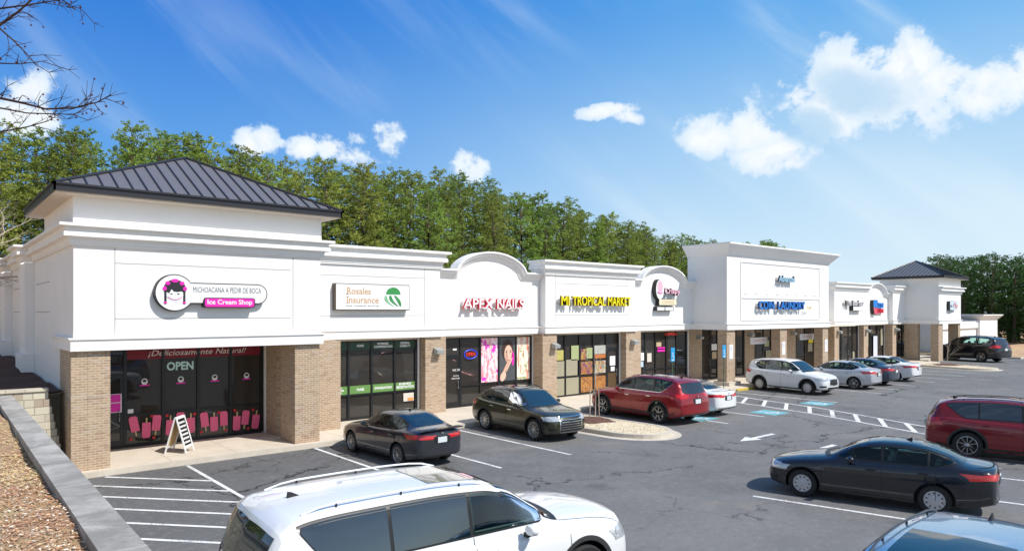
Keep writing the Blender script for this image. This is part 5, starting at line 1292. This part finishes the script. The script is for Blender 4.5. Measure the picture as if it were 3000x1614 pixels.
    b = MB(); end(b, True, -.26, .26, pz - .10, pz + .11, M_GAP, .003, 6, 3); b.box(p.x - .018, p.x + .02, -.045, .045, pz + .17, pz + .21, M_CHROME); link('badge', b.mesh('badge'), root)
    # ---- mirrors, handles, rails, aerial
    mz = fbelt(g0 + .2) + .10
    for s in (-1, 1):
        xm = X(g0 + .28); ym_ = s * (fw(g0 + .28) * W / 2)
        b = MB(); seg = 10; prof = [(0, .0), (.35, .75), (.6, 1.0), (.85, .92), (1.0, .75)]; vs = []
        for t, r_ in prof:
            for k in range(seg):
                a = 2 * math.pi * k / seg; vs.append((xm + .09 - .16 * t, ym_ + s * (.075 + .105 * r_ * math.cos(a)), mz + .072 * r_ * math.sin(a) + .01))
        fs = [(i * seg + k, i * seg + (k + 1) % seg, (i + 1) * seg + (k + 1) % seg, (i + 1) * seg + k) for i in range(len(prof) - 1) for k in range(seg)] + [tuple(4 * seg + k for k in range(seg))]
        if s < 0: fs = [f[::-1] for f in fs]
        b.add(vs, fs, pm if not S.get('blackmirror') else M_BLACK); b.box(xm - .05, xm + .04, min(ym_ - s * .06, ym_ + s * .02), max(ym_ - s * .06, ym_ + s * .02), mz - .09, mz - .04, M_BLACK); link('side_mirror', b.mesh('side_mirror', R(50)), root)
        for xh in S['handles']:
            zh = fbelt(xh) - .11; p, nn = hit((X(xh), s * 3, zh), (0, -s, 0))
            b = MB(); b.box(X(xh) - .10, X(xh) + .10, min(p.y + s * .012, p.y + s * .036), max(p.y + s * .012, p.y + s * .036), zh - .014, zh + .014, M_CHROME if S.get('chrome') else pm)
            b.box(X(xh) - .07, X(xh) + .07, min(p.y - s * .002, p.y + s * .004), max(p.y - s * .002, p.y + s * .004), zh - .03, zh + .02, M_GAP); link('door_handle', b.mesh('door_handle'), root)
    if S.get('rails'):
        for s in (-1, 1):
            pts = []; 
            for k in range(13):
                x = rf + .10 + (rr - .12 - rf - .10) * k / 12; y = s * fr(x) * W / 2 * .84; p, nn = hit((X(x), y, 4), (0, 0, -1)); h = .042 if 0 < k < 12 else .004
                if k in (1, 11): h = .032
                pts.append((X(x), y, p.z + h))
            b = MB(); b.tube(pts, .012, S.get('railm', M_CHROME), 8)
            for k in (2, 6, 10): b.tube([pts[k], (pts[k][0], pts[k][1], pts[k][2] - .05)], .012, M_BLACK, 6)
            link('roof_rail', b.mesh('roof_rail', R(50)), root)
    p, nn = hit((X(rr - .25), 0, 4), (0, 0, -1)); b = MB(); b.hexa([(p.x - .07, -.02, p.z - .01), (p.x + .09, -.02, p.z - .01), (p.x + .09, .02, p.z - .01), (p.x - .07, .02, p.z - .01), (p.x - .065, -.006, p.z + .06), (p.x - .02, -.006, p.z + .05), (p.x - .02, .006, p.z + .05), (p.x - .065, .006, p.z + .06)], M_BLACK if S.get('blackfin', 1) else pm); link('roof_aerial', b.mesh('roof_aerial'), root)
    if S.get('sunroof'):
        x0, x1, yy = S['sunroof']; b = MB(); top(b, x0, x1, -yy, yy, S.get('sunm', M_CARGLASS), .006, 10, 10); link('sunroof', b.mesh('sunroof', R(50)), root)
    if S.get('spoiler'):
        b = MB(); g = S['spoiler']; xx = X(g[0]); p, nn = hit((xx, 0, 4), (0, 0, -1)); zt = ftop(g[0]) + g[1]
        b.hexa([(xx - .20, -g[2], zt - .02), (xx + .03, -g[2], zt - .035), (xx + .03, g[2], zt - .035), (xx - .20, g[2], zt - .02), (xx - .20, -g[2] * .97, zt + .012), (xx + .03, -g[2] * .97, zt + .004), (xx + .03, g[2] * .97, zt + .004), (xx - .20, g[2] * .97, zt + .012)], pm); link('spoiler', b.mesh('spoiler'), root)
    # ---- wheels
    tm, rm = wheel_mesh(S['wstyle'], wr_, ww)
    for ax in (ax_f, ax_r):
        for s in (-1, 1):
            o = bpy.data.objects.new('wheel', None); C.objects.link(o); o.parent = root; o.location = (ax, s * (W / 2 - ww / 2 - .015), wr_); o.empty_display_size = .1
            o.rotation_euler = (0, random.uniform(0, 1), 0 if s > 0 else math.pi)
            link('tyre', tm, o); link('rim', rm, o)
    return root

SEDAN = dict(kind='sedan', L=4.65, W=1.78, wb=2.70, fo=.96, wr=.325, ww=.21,
    top=[(0, .60), (.03, .70), (.14, .78), (.6, .905), (1.1, .985), (1.36, 1.03), (1.75, 1.22), (2.15, 1.385), (2.5, 1.445), (2.9, 1.455), (3.3, 1.415), (3.75, 1.28), (4.12, 1.125), (4.4, 1.095), (4.60, 1.06), (4.635, 1.0), (4.65, .92)],
    belt=[(0, .55), (.05, .62), (.3, .74), (.8, .84), (1.4, .91), (2.5, .945), (3.5, .985), (4.2, 1.02), (4.5, 1.0), (4.65, .88)],
    w=[(0, .76), (.1, .84), (.35, .93), (.8, .985), (1.4, 1.0), (3.2, 1.0), (3.9, .985), (4.35, .93), (4.6, .85), (4.65, .80)],
    rw=[(0, .7), (1.2, .84), (1.7, .74), (2.2, .66), (2.9, .645), (3.4, .65), (3.9, .70), (4.2, .78), (4.65, .7)],
    low=[(0, .26), (.3, .20), (.9, .17), (3.8, .18), (4.3, .24), (4.65, .33)],
    cowl=1.30, rf=2.20, rr=3.22, tail=4.12, dlo=(1.62, 3.86), pillars=[2.52, 3.40], kick=.35, seams=(1.28, 2.50, 3.52), handles=(2.30, 3.30),
    head=(.60, .73, .42, .28), taill=(.82, .96, .28, .34), grille=(.36, .52, .27), plz=.80, wstyle='cap')
SUV = dict(kind='suv', L=4.70, W=1.85, wb=2.72, fo=.93, wr=.36, ww=.23,
    top=[(0, .70), (.03, .82), (.14, .93), (.5, 1.03), (1.0, 1.10), (1.22, 1.14), (1.55, 1.34), (1.95, 1.59), (2.3, 1.68), (2.9, 1.715), (3.6, 1.69), (4.15, 1.63), (4.33, 1.56), (4.47, 1.36), (4.60, 1.12), (4.66, .98), (4.70, .85)],
    belt=[(0, .64), (.05, .74), (.3, .88), (.8, .97), (1.3, 1.02), (2.5, 1.06), (3.5, 1.10), (4.2, 1.14), (4.5, 1.08), (4.7, .82)],
    w=[(0, .76), (.1, .85), (.35, .94), (.8, .985), (1.4, 1.0), (3.4, 1.0), (4.1, .98), (4.45, .93), (4.65, .87), (4.70, .84)],
    rw=[(0, .7), (1.1, .86), (1.6, .78), (2.1, .70), (2.9, .685), (3.6, .68), (4.1, .68), (4.4, .74), (4.7, .7)],
    low=[(0, .32), (.3, .24), (.9, .21), (3.9, .22), (4.35, .28), (4.7, .38)],
    cowl=1.16, rf=2.02, rr=4.18, tail=4.55, dlo=(1.50, 4.12), pillars=[2.42, 3.38], kick=.45, seams=(1.14, 2.40, 3.50), handles=(2.20, 3.22), rglass=(1.13, 1.52),
    head=(.72, .86, .45, .28), taill=(.92, 1.12, .32, .30), grille=(.50, .74, .20), plz=.86, rails=1, clad=.11, wstyle='five', railm=M_DALLOY, bow=.24)
def var(base, stretch=None, **kw):
    s = dict(base)
    if stretch:      # new length, width, height factors
        fl, fh = stretch
        for k in ('top', 'belt'): s[k] = [(x * fl, z_ * fh) for x, z_ in s[k]]
        for k in ('w', 'rw', 'low'): s[k] = [(x * fl, v) for x, v in s[k]]
        for k in ('L', 'wb', 'fo', 'cowl', 'rf', 'rr', 'tail', 'kick'): s[k] = s[k] * fl
        s['dlo'] = tuple(x * fl for x in s['dlo']); s['pillars'] = [x * fl for x in s['pillars']]; s['seams'] = tuple(x * fl for x in s['seams']); s['handles'] = tuple(x * fl for x in s['handles'])
        for k in ('head', 'taill'): s[k] = (s[k][0] * fh, s[k][1] * fh, s[k][2], s[k][3])
        s['grille'] = (s['grille'][0] * fh, s['grille'][1] * fh, s['grille'][2]); s['plz'] *= fh
        if 'rglass' in s: s['rglass'] = tuple(v * fh for v in s['rglass'])
    s.update(kw); return s
P_GREY = paint('slate_grey_paint', (0.035, 0.038, 0.048), .5, .3); P_OLIVE = paint('olive_paint', (0.040, 0.040, 0.022), .5, .3); P_RED = paint('dark_red_paint', (0.27, 0.006, 0.012), .35, .28)
P_WHITE = paint('white_paint', (0.74, 0.75, 0.76), 0, .3); P_SILVER = paint('silver_paint', (0.52, 0.54, 0.58), .4, .3); P_BLACK = paint('black_paint', (0.005, 0.007, 0.014), .1, .25); P_NAVY = paint('steel_blue_paint', (0.045, 0.065, 0.10), .4, .3)
P_BLUE = paint('light_blue_paint', (0.22, 0.36, 0.52), .6, .25); P_RED2 = paint('crimson_paint', (0.20, 0.004, 0.010), .3, .25)
make_car('parked_car', var(SEDAN, wstyle='ten', spoiler=(4.52, .03, .70)), (11.22, 18.55), 91, 'dark grey sedan parked nose in before the insurance office', 'car', P_GREY)
RXT = dict(top=[(0, .66), (.03, .80), (.14, .90), (.5, 1.0), (1.0, 1.07), (1.22, 1.11), (1.55, 1.30), (2.0, 1.57), (2.35, 1.665), (2.8, 1.69), (3.3, 1.66), (3.75, 1.585), (4.15, 1.46), (4.38, 1.33), (4.52, 1.16), (4.60, 1.04), (4.66, .95), (4.70, .85)], rr=3.95, dlo=(1.5, 4.10), kick=.75, rglass=(1.12, 1.40))
make_car('parked_car', var(dict(SUV, **RXT), (1.04, .99), W=1.90, privacy=1, wstyle='mesh', chrome=1, grille=(.36, .84, .25), grframe=1, wr=.375, sunroof=(2.35, 3.2, .42), clad=.05), (16.98, 19.05), -92, 'olive crossover with a big mesh grille, backed in before the nail salon', 'car', P_OLIVE)
make_car('parked_car', var(SUV, (1.09, 1.04), W=2.0, wstyle='seven', chrome=1, taill=(.98, 1.16, .34, .22), clad=.20, wr=.39, sunroof=(2.4, 3.7, .45)), (23.25, 18.5), 87, 'dark red crossover parked nose in right of the gravel island', 'car', P_RED, scale=1.03)
make_car('parked_car', var(SEDAN, (1.05, .99), W=1.86, wstyle='ten'), (25.95, 18.75), 90, 'white sedan parked close beside the dark red crossover', 'car', P_WHITE)
make_car('parked_car', var(SUV, (1.0, 1.0), wstyle='cap', rails=0, wr=.355, clad=.10, grille=(.50, .80, .18), grframe=1), (36.95, 19.3), -94, 'white crossover parked nose out before the laundry arcade', 'car', P_WHITE, scale=1.06)
make_car('parked_car', var(SEDAN, (.995, 1.03), wstyle='five'), (41.35, 18.85), 92, 'silver sedan just right of the white crossover', 'car', P_SILVER, scale=1.05)
make_car('parked_car', var(SEDAN, (.95, 1.04), wstyle='ten'), (44.3, 18.9), 91, 'dark blue grey sedan between the silver sedan and the farthest white sedan', 'car', P_NAVY, scale=1.05)
make_car('parked_car', var(SEDAN, (1.05, 1.01), wstyle='five'), (48.0, 19.2), 90, 'farthest white sedan in the row, just short of the far island', 'car', P_WHITE, scale=1.06)
make_car('parked_car', var(SUV, (1.09, 1.06), W=1.98, wstyle='five', chrome=1, wr=.39), (72.6, 21.0), 74, 'large black utility vehicle parked before the far corner tower', 'car', P_BLACK, scale=1.25)
make_car('parked_car', var(SUV, (1.10, 1.03), W=1.99, privacy=0, wstyle='ten', wr=.40, clad=.14, railm=M_DALLOY, chrome=0), (25.28, 5.85), -75, 'crimson three row utility vehicle cut off by the right edge', 'car', P_RED2)
make_car('parked_car', var(SEDAN, (1.025, 1.0), fo=.895, wb=2.70), (17.24, 6.88), 105, 'black sedan with silver hubcaps in the near row', 'car', P_BLACK)
ATL = dict(rw=[(0, .7), (1.1, .88), (1.6, .82), (2.1, .765), (2.9, .75), (3.6, .745), (4.1, .745), (4.4, .80), (4.7, .76)], w=[(0, .80), (.1, .88), (.35, .95), (.8, .99), (1.4, 1.0), (3.6, 1.0), (4.2, .985), (4.5, .95), (4.65, .91), (4.70, .88)], bow=.18, kick=.32,
    top=[(0, .74), (.03, .88), (.12, 1.0), (.5, 1.08), (1.0, 1.13), (1.22, 1.16), (1.55, 1.36), (1.92, 1.60), (2.25, 1.685), (2.9, 1.715), (3.7, 1.705), (4.25, 1.655), (4.40, 1.57), (4.52, 1.36), (4.62, 1.12), (4.67, .98), (4.70, .85)], rr=4.24, dlo=(1.50, 4.20), pillars=[2.42, 3.32])
make_car('parked_car', var(dict(SUV, **ATL), (1.12, 1.045), W=1.99, privacy=1, wstyle='ten', wr=.40, railm=P_WHITE, sunroof=(2.30, 3.05, .44), sunm=simple('sunroof_blind', (.30, .27, .23), .08, var=.15, coat=1.0), clad=.10), (5.80, 8.42), -4.5, 'big white utility vehicle with roof rails at the bottom centre', 'car', P_WHITE, scale=1.158)
make_car('parked_car', var(SUV, (1.0, 1.0), W=1.85, wstyle='ten', sunroof=(2.2, 2.9, .42)), (7.86, 2.48), 183, 'light blue crossover of which only the roof shows in the bottom right corner', 'car', P_BLUE, scale=1.16)
# ------------------------------------------------------------------ street furniture on the walk
def on_walk(): return ZS
r = empty('a_frame_sign', (6.02, 22.62, ZS), R(52), 'white framed chalkboard sign standing on the walk before the ice cream shop', 'sign')
def board(y0, y1, nm, dark):
    b = MB(); w, h = .30, 1.08
    def P(x, t): return (x, y0 + (y1 - y0) * t, h * t)
    def strip_(xa, xb, ta, tb, m, off, th=.02):
        n = Vector((0, -h, y1 - y0)).normalized() if y0 < y1 else Vector((0, h, -(y1 - y0))).normalized()
        a = [Vector(P(xa, ta)), Vector(P(xb, ta)), Vector(P(xb, tb)), Vector(P(xa, tb))]
        b.hexa([q + n * off for q in a] + [q + n * (off + th) for q in a], m)
    strip_(-w, -w + .055, 0, 1, M_WHITE, 0, .03); strip_(w - .055, w, 0, 1, M_WHITE, 0, .03); strip_(-w + .055, w - .055, .94, 1, M_WHITE, 0, .03); strip_(-w + .055, w - .055, .14, .20, M_WHITE, 0, .03)
    strip_(-w + .055, w - .055, .20, .94, M_BLACK if dark else simple('plywood', (.50, .33, .14), .6, var=.1), .006, .012)
    if dark:
        rnd = random.Random(2)
        for k in range(6):
            t = .86 - k * .11; x = -.2
            while x < .17:
                l = rnd.uniform(.05, .11); strip_(x, min(.2, x + l), t - .05, t, M_WHITE, .019, .002); x += l + .02
    return b.build(nm, r)
board(-.30, .0, 'front_board', True); board(.30, .0, 'rear_board', False)

def hc_post(x, y, label):
    r = empty('sign_post', (x, y, ZS), label=label, cat='sign', group='accessible parking signs at the kerb')
    b = MB(); b.box(-.02, .02, -.012, .012, 0, 2.35, simple('green_post', (.05, .12, .07), .5, var=.1)); b.build('post', r)
    b = MB(); b.box(-.16, .16, -.03, -.014, 1.72, 2.42, simple('sign_cyan', (.02, .30, .62), .45, var=.02)); b.build('plate', r)
    b = MB()
    for x0, x1, z0, z1 in ((-.04, .02, 2.12, 2.17), (-.03, .01, 1.98, 2.10), (-.03, .07, 1.96, 1.99), (.05, .08, 1.88, 1.96), (-.10, .10, 1.78, 1.82)): b.box(x0, x1, -.036, -.031, z0, z1, M_WHITE)
    b.build('symbol', r); return r
hc_post(29.35, 21.7, 'blue accessible parking sign on a green post behind the dark red crossover'); hc_post(33.95, 21.65, 'blue accessible parking sign on a green post beside the first laundry pier')

# small white building beyond the far corner, kerbs at the end of the lot
r = empty('white_building', (100, 30, 0), label='low white building beyond the far corner tower', cat='building')
b = MB(); b.box(-2.6, 4.2, -3, 12, 0, 3.85, M_STUCCO); b.box(-15, -2.7, -2.6, 12, 0, 3.2, M_STUCCO); b.build('wall', r)
b = MB(); sweep(b, [(-2.6, 12), (-2.6, -3), (4.2, -3), (4.2, 12)], [(0, 4.1), (.5, 4.1), (.5, 3.98), (.05, 3.5), (0, 3.5)], M_STUCCO); b.build('cornice', r)
b = MB(); sweep(b, [(-15, -2.6), (-2.6, -2.6)], [(0, 3.3), (.2, 3.3), (.2, 2.5), (0, 2.5)], M_STUCCO); b.build('fascia', r)
b = MB(); b.hexa([(-15, -2.6, 3.2), (-2.7, -2.6, 3.2), (-2.7, 12, 3.2), (-15, 12, 3.2), (-13, 2, 4.6), (-8, 2, 4.6), (-8, 8, 4.6), (-13, 8, 4.6)], M_ROOF); b.build('roof', r)
b = MB(); b.box(78.5, 112, 18.6, 26.4, -.02, ZS, M_SOIL); b.box(78.35, 112, 18.45, 18.6, -.02, ZS + .01, M_CURB); b.box(78.35, 78.5, 18.6, 26.4, -.02, ZS + .01, M_CURB); b.box(112, 190, -40, 60, -.3, ZS - .08, M_SOIL); tag(b.build('verge'), kind='structure')

# ------------------------------------------------------------------ trees
M_BARK = simple('pine_bark', (0.15, 0.095, 0.065), 0.9, var=0.35, vscale=4); M_PALEBARK = simple('pale_bark', (0.44, 0.36, 0.29), 0.9, var=0.2, vscale=6); M_TWIG = simple('dark_twig', (0.05, 0.028, 0.024), 0.9, var=0.2); M_SEED = simple('seed_ball', (0.11, 0.03, 0.025), 0.9)
M_PINE = [mat_foliage('pine_needles', (0.075, 0.135, 0.024), (0.37, 0.46, 0.085)), mat_foliage('pine_needles_yellow', (0.105, 0.150, 0.027), (0.46, 0.50, 0.095)), mat_foliage('pine_needles_far', (0.030, 0.075, 0.020), (0.12, 0.21, 0.050))]
def pine(seed, h, cr, base_frac, mat, dense=1.0):
    """loblolly pine: bare lower trunk, crown of many small needle tufts carried on short limbs"""
    rnd = random.Random(seed); t = MB(); c = MB()
    bend = [(rnd.uniform(-.2, .2) * k, rnd.uniform(-.2, .2) * k) for k in (0, .4, .8, 1)]
    tp = [(bend[i][0], bend[i][1], h * f) for i, f in enumerate((0, .35, .7, .98))]; t.tube(tp, [.19, .15, .09, .02], M_BARK, 7)
    def axis(f):
        g = f * 3 / .98; i = min(2, int(g)); u = g - i
        return Vector((bend[i][0] * (1 - u) + bend[i + 1][0] * u, bend[i][1] * (1 - u) + bend[i + 1][1] * u, h * f))
    nl = int(70 * dense)
    for k in range(nl):
        f = base_frac + (1 - base_frac) * (k + rnd.random()) / nl; rel = (f - base_frac) / (1 - base_frac)
        prof = (.60 + .40 * min(1, rel / .35)) * (max(0.0, 1 - (max(0, rel - .40) / .64) ** 2.0) ** .5)
        ln = max(.25, cr * prof * rnd.uniform(.58, 1.12)); az = k * 2.399 + rnd.uniform(-.5, .5); up = -.05 + rel * .55 + rnd.uniform(-.12, .12)
        p0 = axis(f) - Vector((0, 0, ln * .12)); d = Vector((math.cos(az), math.sin(az), up)).normalized(); p1 = p0 + d * ln
        t.tube([p0, (p0 + p1) / 2 + Vector((0, 0, -.04 * ln)), p1], [.028, .018, .008], M_BARK, 4, cap=False)
        for j in range(max(6, int(ln * 12))):
            w0 = .25 + .80 * rnd.random() ** .75
            q = p0 + d * ln * w0 + Vector((rnd.gauss(0, .22), rnd.gauss(0, .22), rnd.gauss(.05, .16))) * (.5 + .35 * ln)
            s = rnd.uniform(.11, .20)
            for _ in range(10):
                v = Vector((rnd.gauss(0, 1), rnd.gauss(0, 1), rnd.gauss(.45, .7))).normalized(); w_ = v.cross(Vector((rnd.gauss(0, 1), rnd.gauss(0, 1), rnd.gauss(0, 1)))).normalized() * rnd.uniform(.022, .042)
                a = q + v * s * .1; e = q + v * s * rnd.uniform(.8, 1.3)
                c.add([a - w_ * .5, a + w_ * .5, e + w_, e - w_], [(0, 1, 2, 3)], mat)
    return t.mesh('trunk', R(60)), c.mesh('crown')
PV = [pine(1, 14.5, 2.2, .26, M_PINE[0]), pine(2, 14.5, 1.9, .32, M_PINE[0]), pine(3, 14.5, 2.4, .22, M_PINE[1]), pine(4, 14.5, 2.0, .30, M_PINE[1], .9), pine(5, 14.5, 2.2, .26, M_PINE[0], .85)]
PF = [pine(6, 12.5, 2.9, .04, M_PINE[2], .9), pine(7, 12.5, 2.7, .06, M_PINE[2], .9)]
rnd = random.Random(21)
topz = pchip([-30, 4.5, 13, 20, 27, 33, 39, 45, 53, 67, 78, 95, 108, 125], [15.5, 16.0, 17.2, 17.0, 16.7, 17.2, 17.4, 17.3, 16.4, 15.0, 13.9, 14.5, 14.4, 13.5])
def plant(meshes, x, y, s, label, group, ztop=None, h0=14.5, zb=None, sx=None):
    r = empty('pine_tree', (x, y, (hz(x, y) - .1) if zb is None else zb), rnd.uniform(0, 6.28), label, 'pine tree', group)
    if ztop is not None: s = (ztop - r.location.z) / h0
    r.scale = (s * (sx or 1), s * (sx or 1), s); link('trunk', meshes[0], r); link('crown', meshes[1], r)
G1 = 'tall pines behind the shopping strip'
for row, (Y, st, x0, x1) in enumerate(((54, 2.5, -16, 107), (58, 2.7, -18, 106), (63, 3.1, -18, 104))):
    x = x0
    while x < x1:
        yy = Y + rnd.uniform(-1.4, 1.4); xx = x * Y / 55 + rnd.uniform(-.7, .7); zt = topz(xx * 55 / yy); zt = 4.4 + (zt - 4.4) * yy / 55
        zt += rnd.uniform(-1.2, .6) - (row > 0) * .2
        k = rnd.choice((0, 1, 2, 3, 4)) if xx < 45 else rnd.choice((0, 1, 4, 2))
        plant(PV[k], xx, yy, 1, 'tall green pine in the dense row rising behind the white shopping strip', G1, ztop=zt, sx=rnd.uniform(1.0, 1.25)); x += st * rnd.uniform(.75, 1.25)
G2 = 'darker pines beyond the far end of the lot'
for row, (X_, n_) in enumerate(((116, 11), (120, 11), (126, 11), (133, 11))):
    for i in range(n_):
        yy = 6 + i * 3.15 + rnd.uniform(-.8, .8) + (row % 2) * 1.4; yy *= X_ / 118
        if yy > 38.5 * X_ / 118: continue
        d_ = X_ * .649 + yy * .760; zt = 4.4 + (914 - 752 - rnd.uniform(-6, 14)) * d_ / 2033
        plant(PF[i % 2], X_ + rnd.uniform(-1.5, 1.5), yy, 1, 'dark green pine in the wood beyond the far right end of the lot', G2, ztop=zt, h0=12.5, zb=0.0, sx=1.15)

def bare(name, seed, loc, limbs, mat, label, seeds=0, depth=3, r0=.12, spread=.55, extra=None):
    """bare deciduous tree: trunk + recursively forking limbs"""
    rnd = random.Random(seed); r = empty(name, loc, label=label, cat='tree'); t = MB(); c = MB(); tips = []
    def grow_(p, d, ln, rad, lvl):
        n = 5; pts = [p]; q = p; dd = d.copy()
        for i in range(n):
            dd = (dd + Vector((rnd.gauss(0, .16), rnd.gauss(0, .16), rnd.gauss(.02, .12)))).normalized(); q = q + dd * ln / n; pts.append(q)
        c.tube(pts, [rad * (1 - .75 * i / n) for i in range(n + 1)], mat, 5 if rad > .01 else 4, cap=False)
        if lvl == 0: tips.append(q); return
        for i in range(1, n + 1):
            for _ in range(1 if i < n else 2):
                if rnd.random() < .85:
                    v = Vector((rnd.gauss(0, 1), rnd.gauss(0, 1), rnd.gauss(0, .8))).normalized(); nd = (dd + v * spread * 1.3).normalized()
                    grow_(pts[i], nd, ln * rnd.uniform(.38, .6), rad * (1 - .75 * i / n) * .62 + .001, lvl - 1)
    for (a, rad, d, ln, lv) in limbs: grow_(Vector(a), Vector(d).normalized(), ln, rad, lv)
    if extra: extra(t, c, tips)
    t.build('trunk', r, R(60)); c.build('branches', r)
    if seeds:
        s_ = MB()
        for p in rnd.sample(tips, min(seeds, len(tips))):
            p = p + Vector((0, 0, -.02)); q = .013; s_.add([p + Vector(v) * q for v in ((1, 0, 0), (-1, 0, 0), (0, 1, 0), (0, -1, 0), (0, 0, 1), (0, 0, -1))], [(0, 2, 4), (2, 1, 4), (1, 3, 4), (3, 0, 4), (2, 0, 5), (1, 2, 5), (3, 1, 5), (0, 3, 5)], M_SEED)
        s_.build('seed_balls', r)
    return r
# dark tree standing on the slope outside the left edge, limbs reaching over the roof line
def V(u, v, d):      # offset along the view used to lay out the limbs: u right, v up (metres), d ahead
    f = Vector((math.cos(VIEW), math.sin(VIEW), 0)); s = Vector((math.sin(VIEW), -math.cos(VIEW), 0)); return f * d + s * u + Vector((0, 0, v))
T0 = Vector((-4.2, 7.6, 2.2))
def ext(t, c, tips):
    t.tube([Vector((0, 0, -.2)), Vector((.05, .05, 1.6)), Vector((.1, .0, 3.6)), Vector((.2, .1, 6.2))], [.20, .16, .12, .06], M_TWIG, 10)
    rnd = random.Random(9)
    def limb(pts, r0, lv):
        pts = [p - T0 + Vector((0, 0, CAM_H)) if i else p for i, p in enumerate(pts)]
        n = len(pts); c.tube(pts, [r0 * (1 - .80 * i / (n - 1)) for i in range(n)], M_TWIG, 6, cap=False)
        for i in range(2, n):
            d = (pts[i] - pts[i - 1]).normalized()
            for _ in range(lv):
                v = Vector((rnd.gauss(0, 1), rnd.gauss(0, 1), rnd.gauss(.2, .9))).normalized(); q = pts[i - 1].lerp(pts[i], rnd.random()); e = (d + v * .8).normalized(); ln = rnd.uniform(.08, .34)
                m1 = q + e * ln * .5 + Vector((rnd.gauss(0, .03), rnd.gauss(0, .03), rnd.gauss(0, .03))); q2 = q + e * ln + Vector((0, 0, rnd.uniform(-.05, .1)))
                c.tube([q, m1, q2], [r0 * .22 + .001, .0035, .002], M_TWIG, 4, cap=False); tips.append(q2)
                for _ in range(2):
                    e2 = (e + Vector((rnd.gauss(0, .6), rnd.gauss(0, .6), rnd.gauss(.1, .6)))).normalized(); q3 = m1 + e2 * ln * rnd.uniform(.3, .6); c.tube([m1, q3], [.003, .0018], M_TWIG, 3, cap=False); tips.append(q3)
    k = 1 / 2033
    def PX(L_, d): return [V((u - 1500) * k * d, (914 - v) * k * d, d) for u, v in L_]
    top_ = Vector((.1, 0, 3.2))
    limb([top_] + PX([(-120, 250), (0, 288), (70, 303), (134, 320), (215, 317), (285, 300), (325, 278)], 7.6), .020, 4)
    limb([top_] + PX([(-120, 300), (0, 317), (80, 332), (180, 335), (230, 338)], 7.4), .014, 3)
    limb([top_] + PX([(-120, 420), (0, 387), (80, 372), (140, 355), (190, 325)], 7.8), .013, 3)
    limb([Vector((.15, 0, 4.2))] + PX([(-100, 150), (0, 73), (50, 38), (93, 0), (130, -40)], 7.2), .021, 3)
    limb([Vector((.15, 0, 4.4))] + PX([(-100, 60), (0, 26), (90, 14), (180, 0), (260, -20)], 7.6), .015, 4)
    limb([Vector((.15, 0, 4.2))] + PX([(-60, 40), (0, 85), (40, 120), (80, 160), (105, 190)], 7.0), .014, 2)
    limb([Vector((.15, 0, 4.2))] + PX([(-60, 180), (0, 186), (60, 188), (140, 178)], 7.0), .012, 2)
    limb([Vector((.15, 0, 4.2))] + PX([(150, -60), (180, 0), (215, 20), (240, 28)], 7.6), .012, 3)
bare('bare_tree', 9, T0, [], M_TWIG, 'dark leafless tree whose thin limbs with seed balls reach in from the upper left', seeds=60, extra=ext)
# pale bare trees on the hill behind the tower's left side
for i, (x, y, sd_, s_) in enumerate(((-3.0, 31.0, 31, 1.0), (.3, 36.5, 32, 1.05))):
    z0 = hz(x, y) - .1; L_ = [((0, 0, 3.0 * s_), .10, (.5, -.2, .75), 3.2 * s_, 3), ((0, 0, 3.2 * s_), .09, (.2, .5, .9), 3.0 * s_, 3), ((0, 0, 2.6 * s_), .09, (.85, -.45, .35), 3.6 * s_, 3), ((0, 0, 3.6 * s_), .08, (-.4, .2, .9), 2.8 * s_, 3)]
    def ex(t, c, tips): t.tube([(0, 0, -.2), (.06, 0, 1.6 * s_), (0, .05, 3.3 * s_), (.05, 0, 4.2 * s_)], [.17, .14, .11, .07], M_PALEBARK, 8)
    bare('bare_tree', sd_, (x, y, z0), L_, M_PALEBARK, ('pale leafless tree on the slope left of the nearest tower', 'second pale leafless tree, behind the first, against the side wall')[i], extra=ex)
# staked sapling on the island and the far shrub
def ex1(t, c, tips):
    t.tube([(0, 0, 0), (.02, 0, 1.2), (-.02, .02, 2.6)], [.028, .022, .010], M_PALEBARK, 6)
r = bare('sapling', 41, (20.35, 18.75, ZS + .05), [((0, 0, 1.3), .012, (.3, .2, 1), 1.0, 2), ((0, 0, 1.6), .010, (-.4, -.2, 1), .9, 2), ((0, 0, 2.2), .008, (.2, -.3, 1), .7, 1)], M_PALEBARK, 'thin bare sapling tied to wooden stakes in front of the dark red crossover', extra=ex1)
b = MB(); b.tube([(-.32, 0, 0), (-.28, 0, 1.25)], .022, M_PALEBARK, 6); b.tube([(.34, .1, 0), (.24, .05, 1.15)], .022, M_PALEBARK, 6); b.tube([(-.28, 0, 1.1), (0, 0, 1.15), (.25, .05, 1.08)], .008, M_PALEBARK, 5); b.build('stake', r)
def ex2(t, c, tips): t.tube([(0, 0, 0), (.03, .02, .5)], [.03, .022], M_PALEBARK, 6)
bare('bare_shrub', 43, (62.6, 19.6, ZS), [((.03, .02, .45), .02, (.3, .2, 1), 1.3, 2), ((.03, .02, .5), .02, (-.4, -.2, 1), 1.2, 2), ((.03, .02, .5), .02, (.1, -.5, 1), 1.2, 2)], M_PALEBARK, 'small bare shrub on the far island in front of the corner tower', extra=ex2)
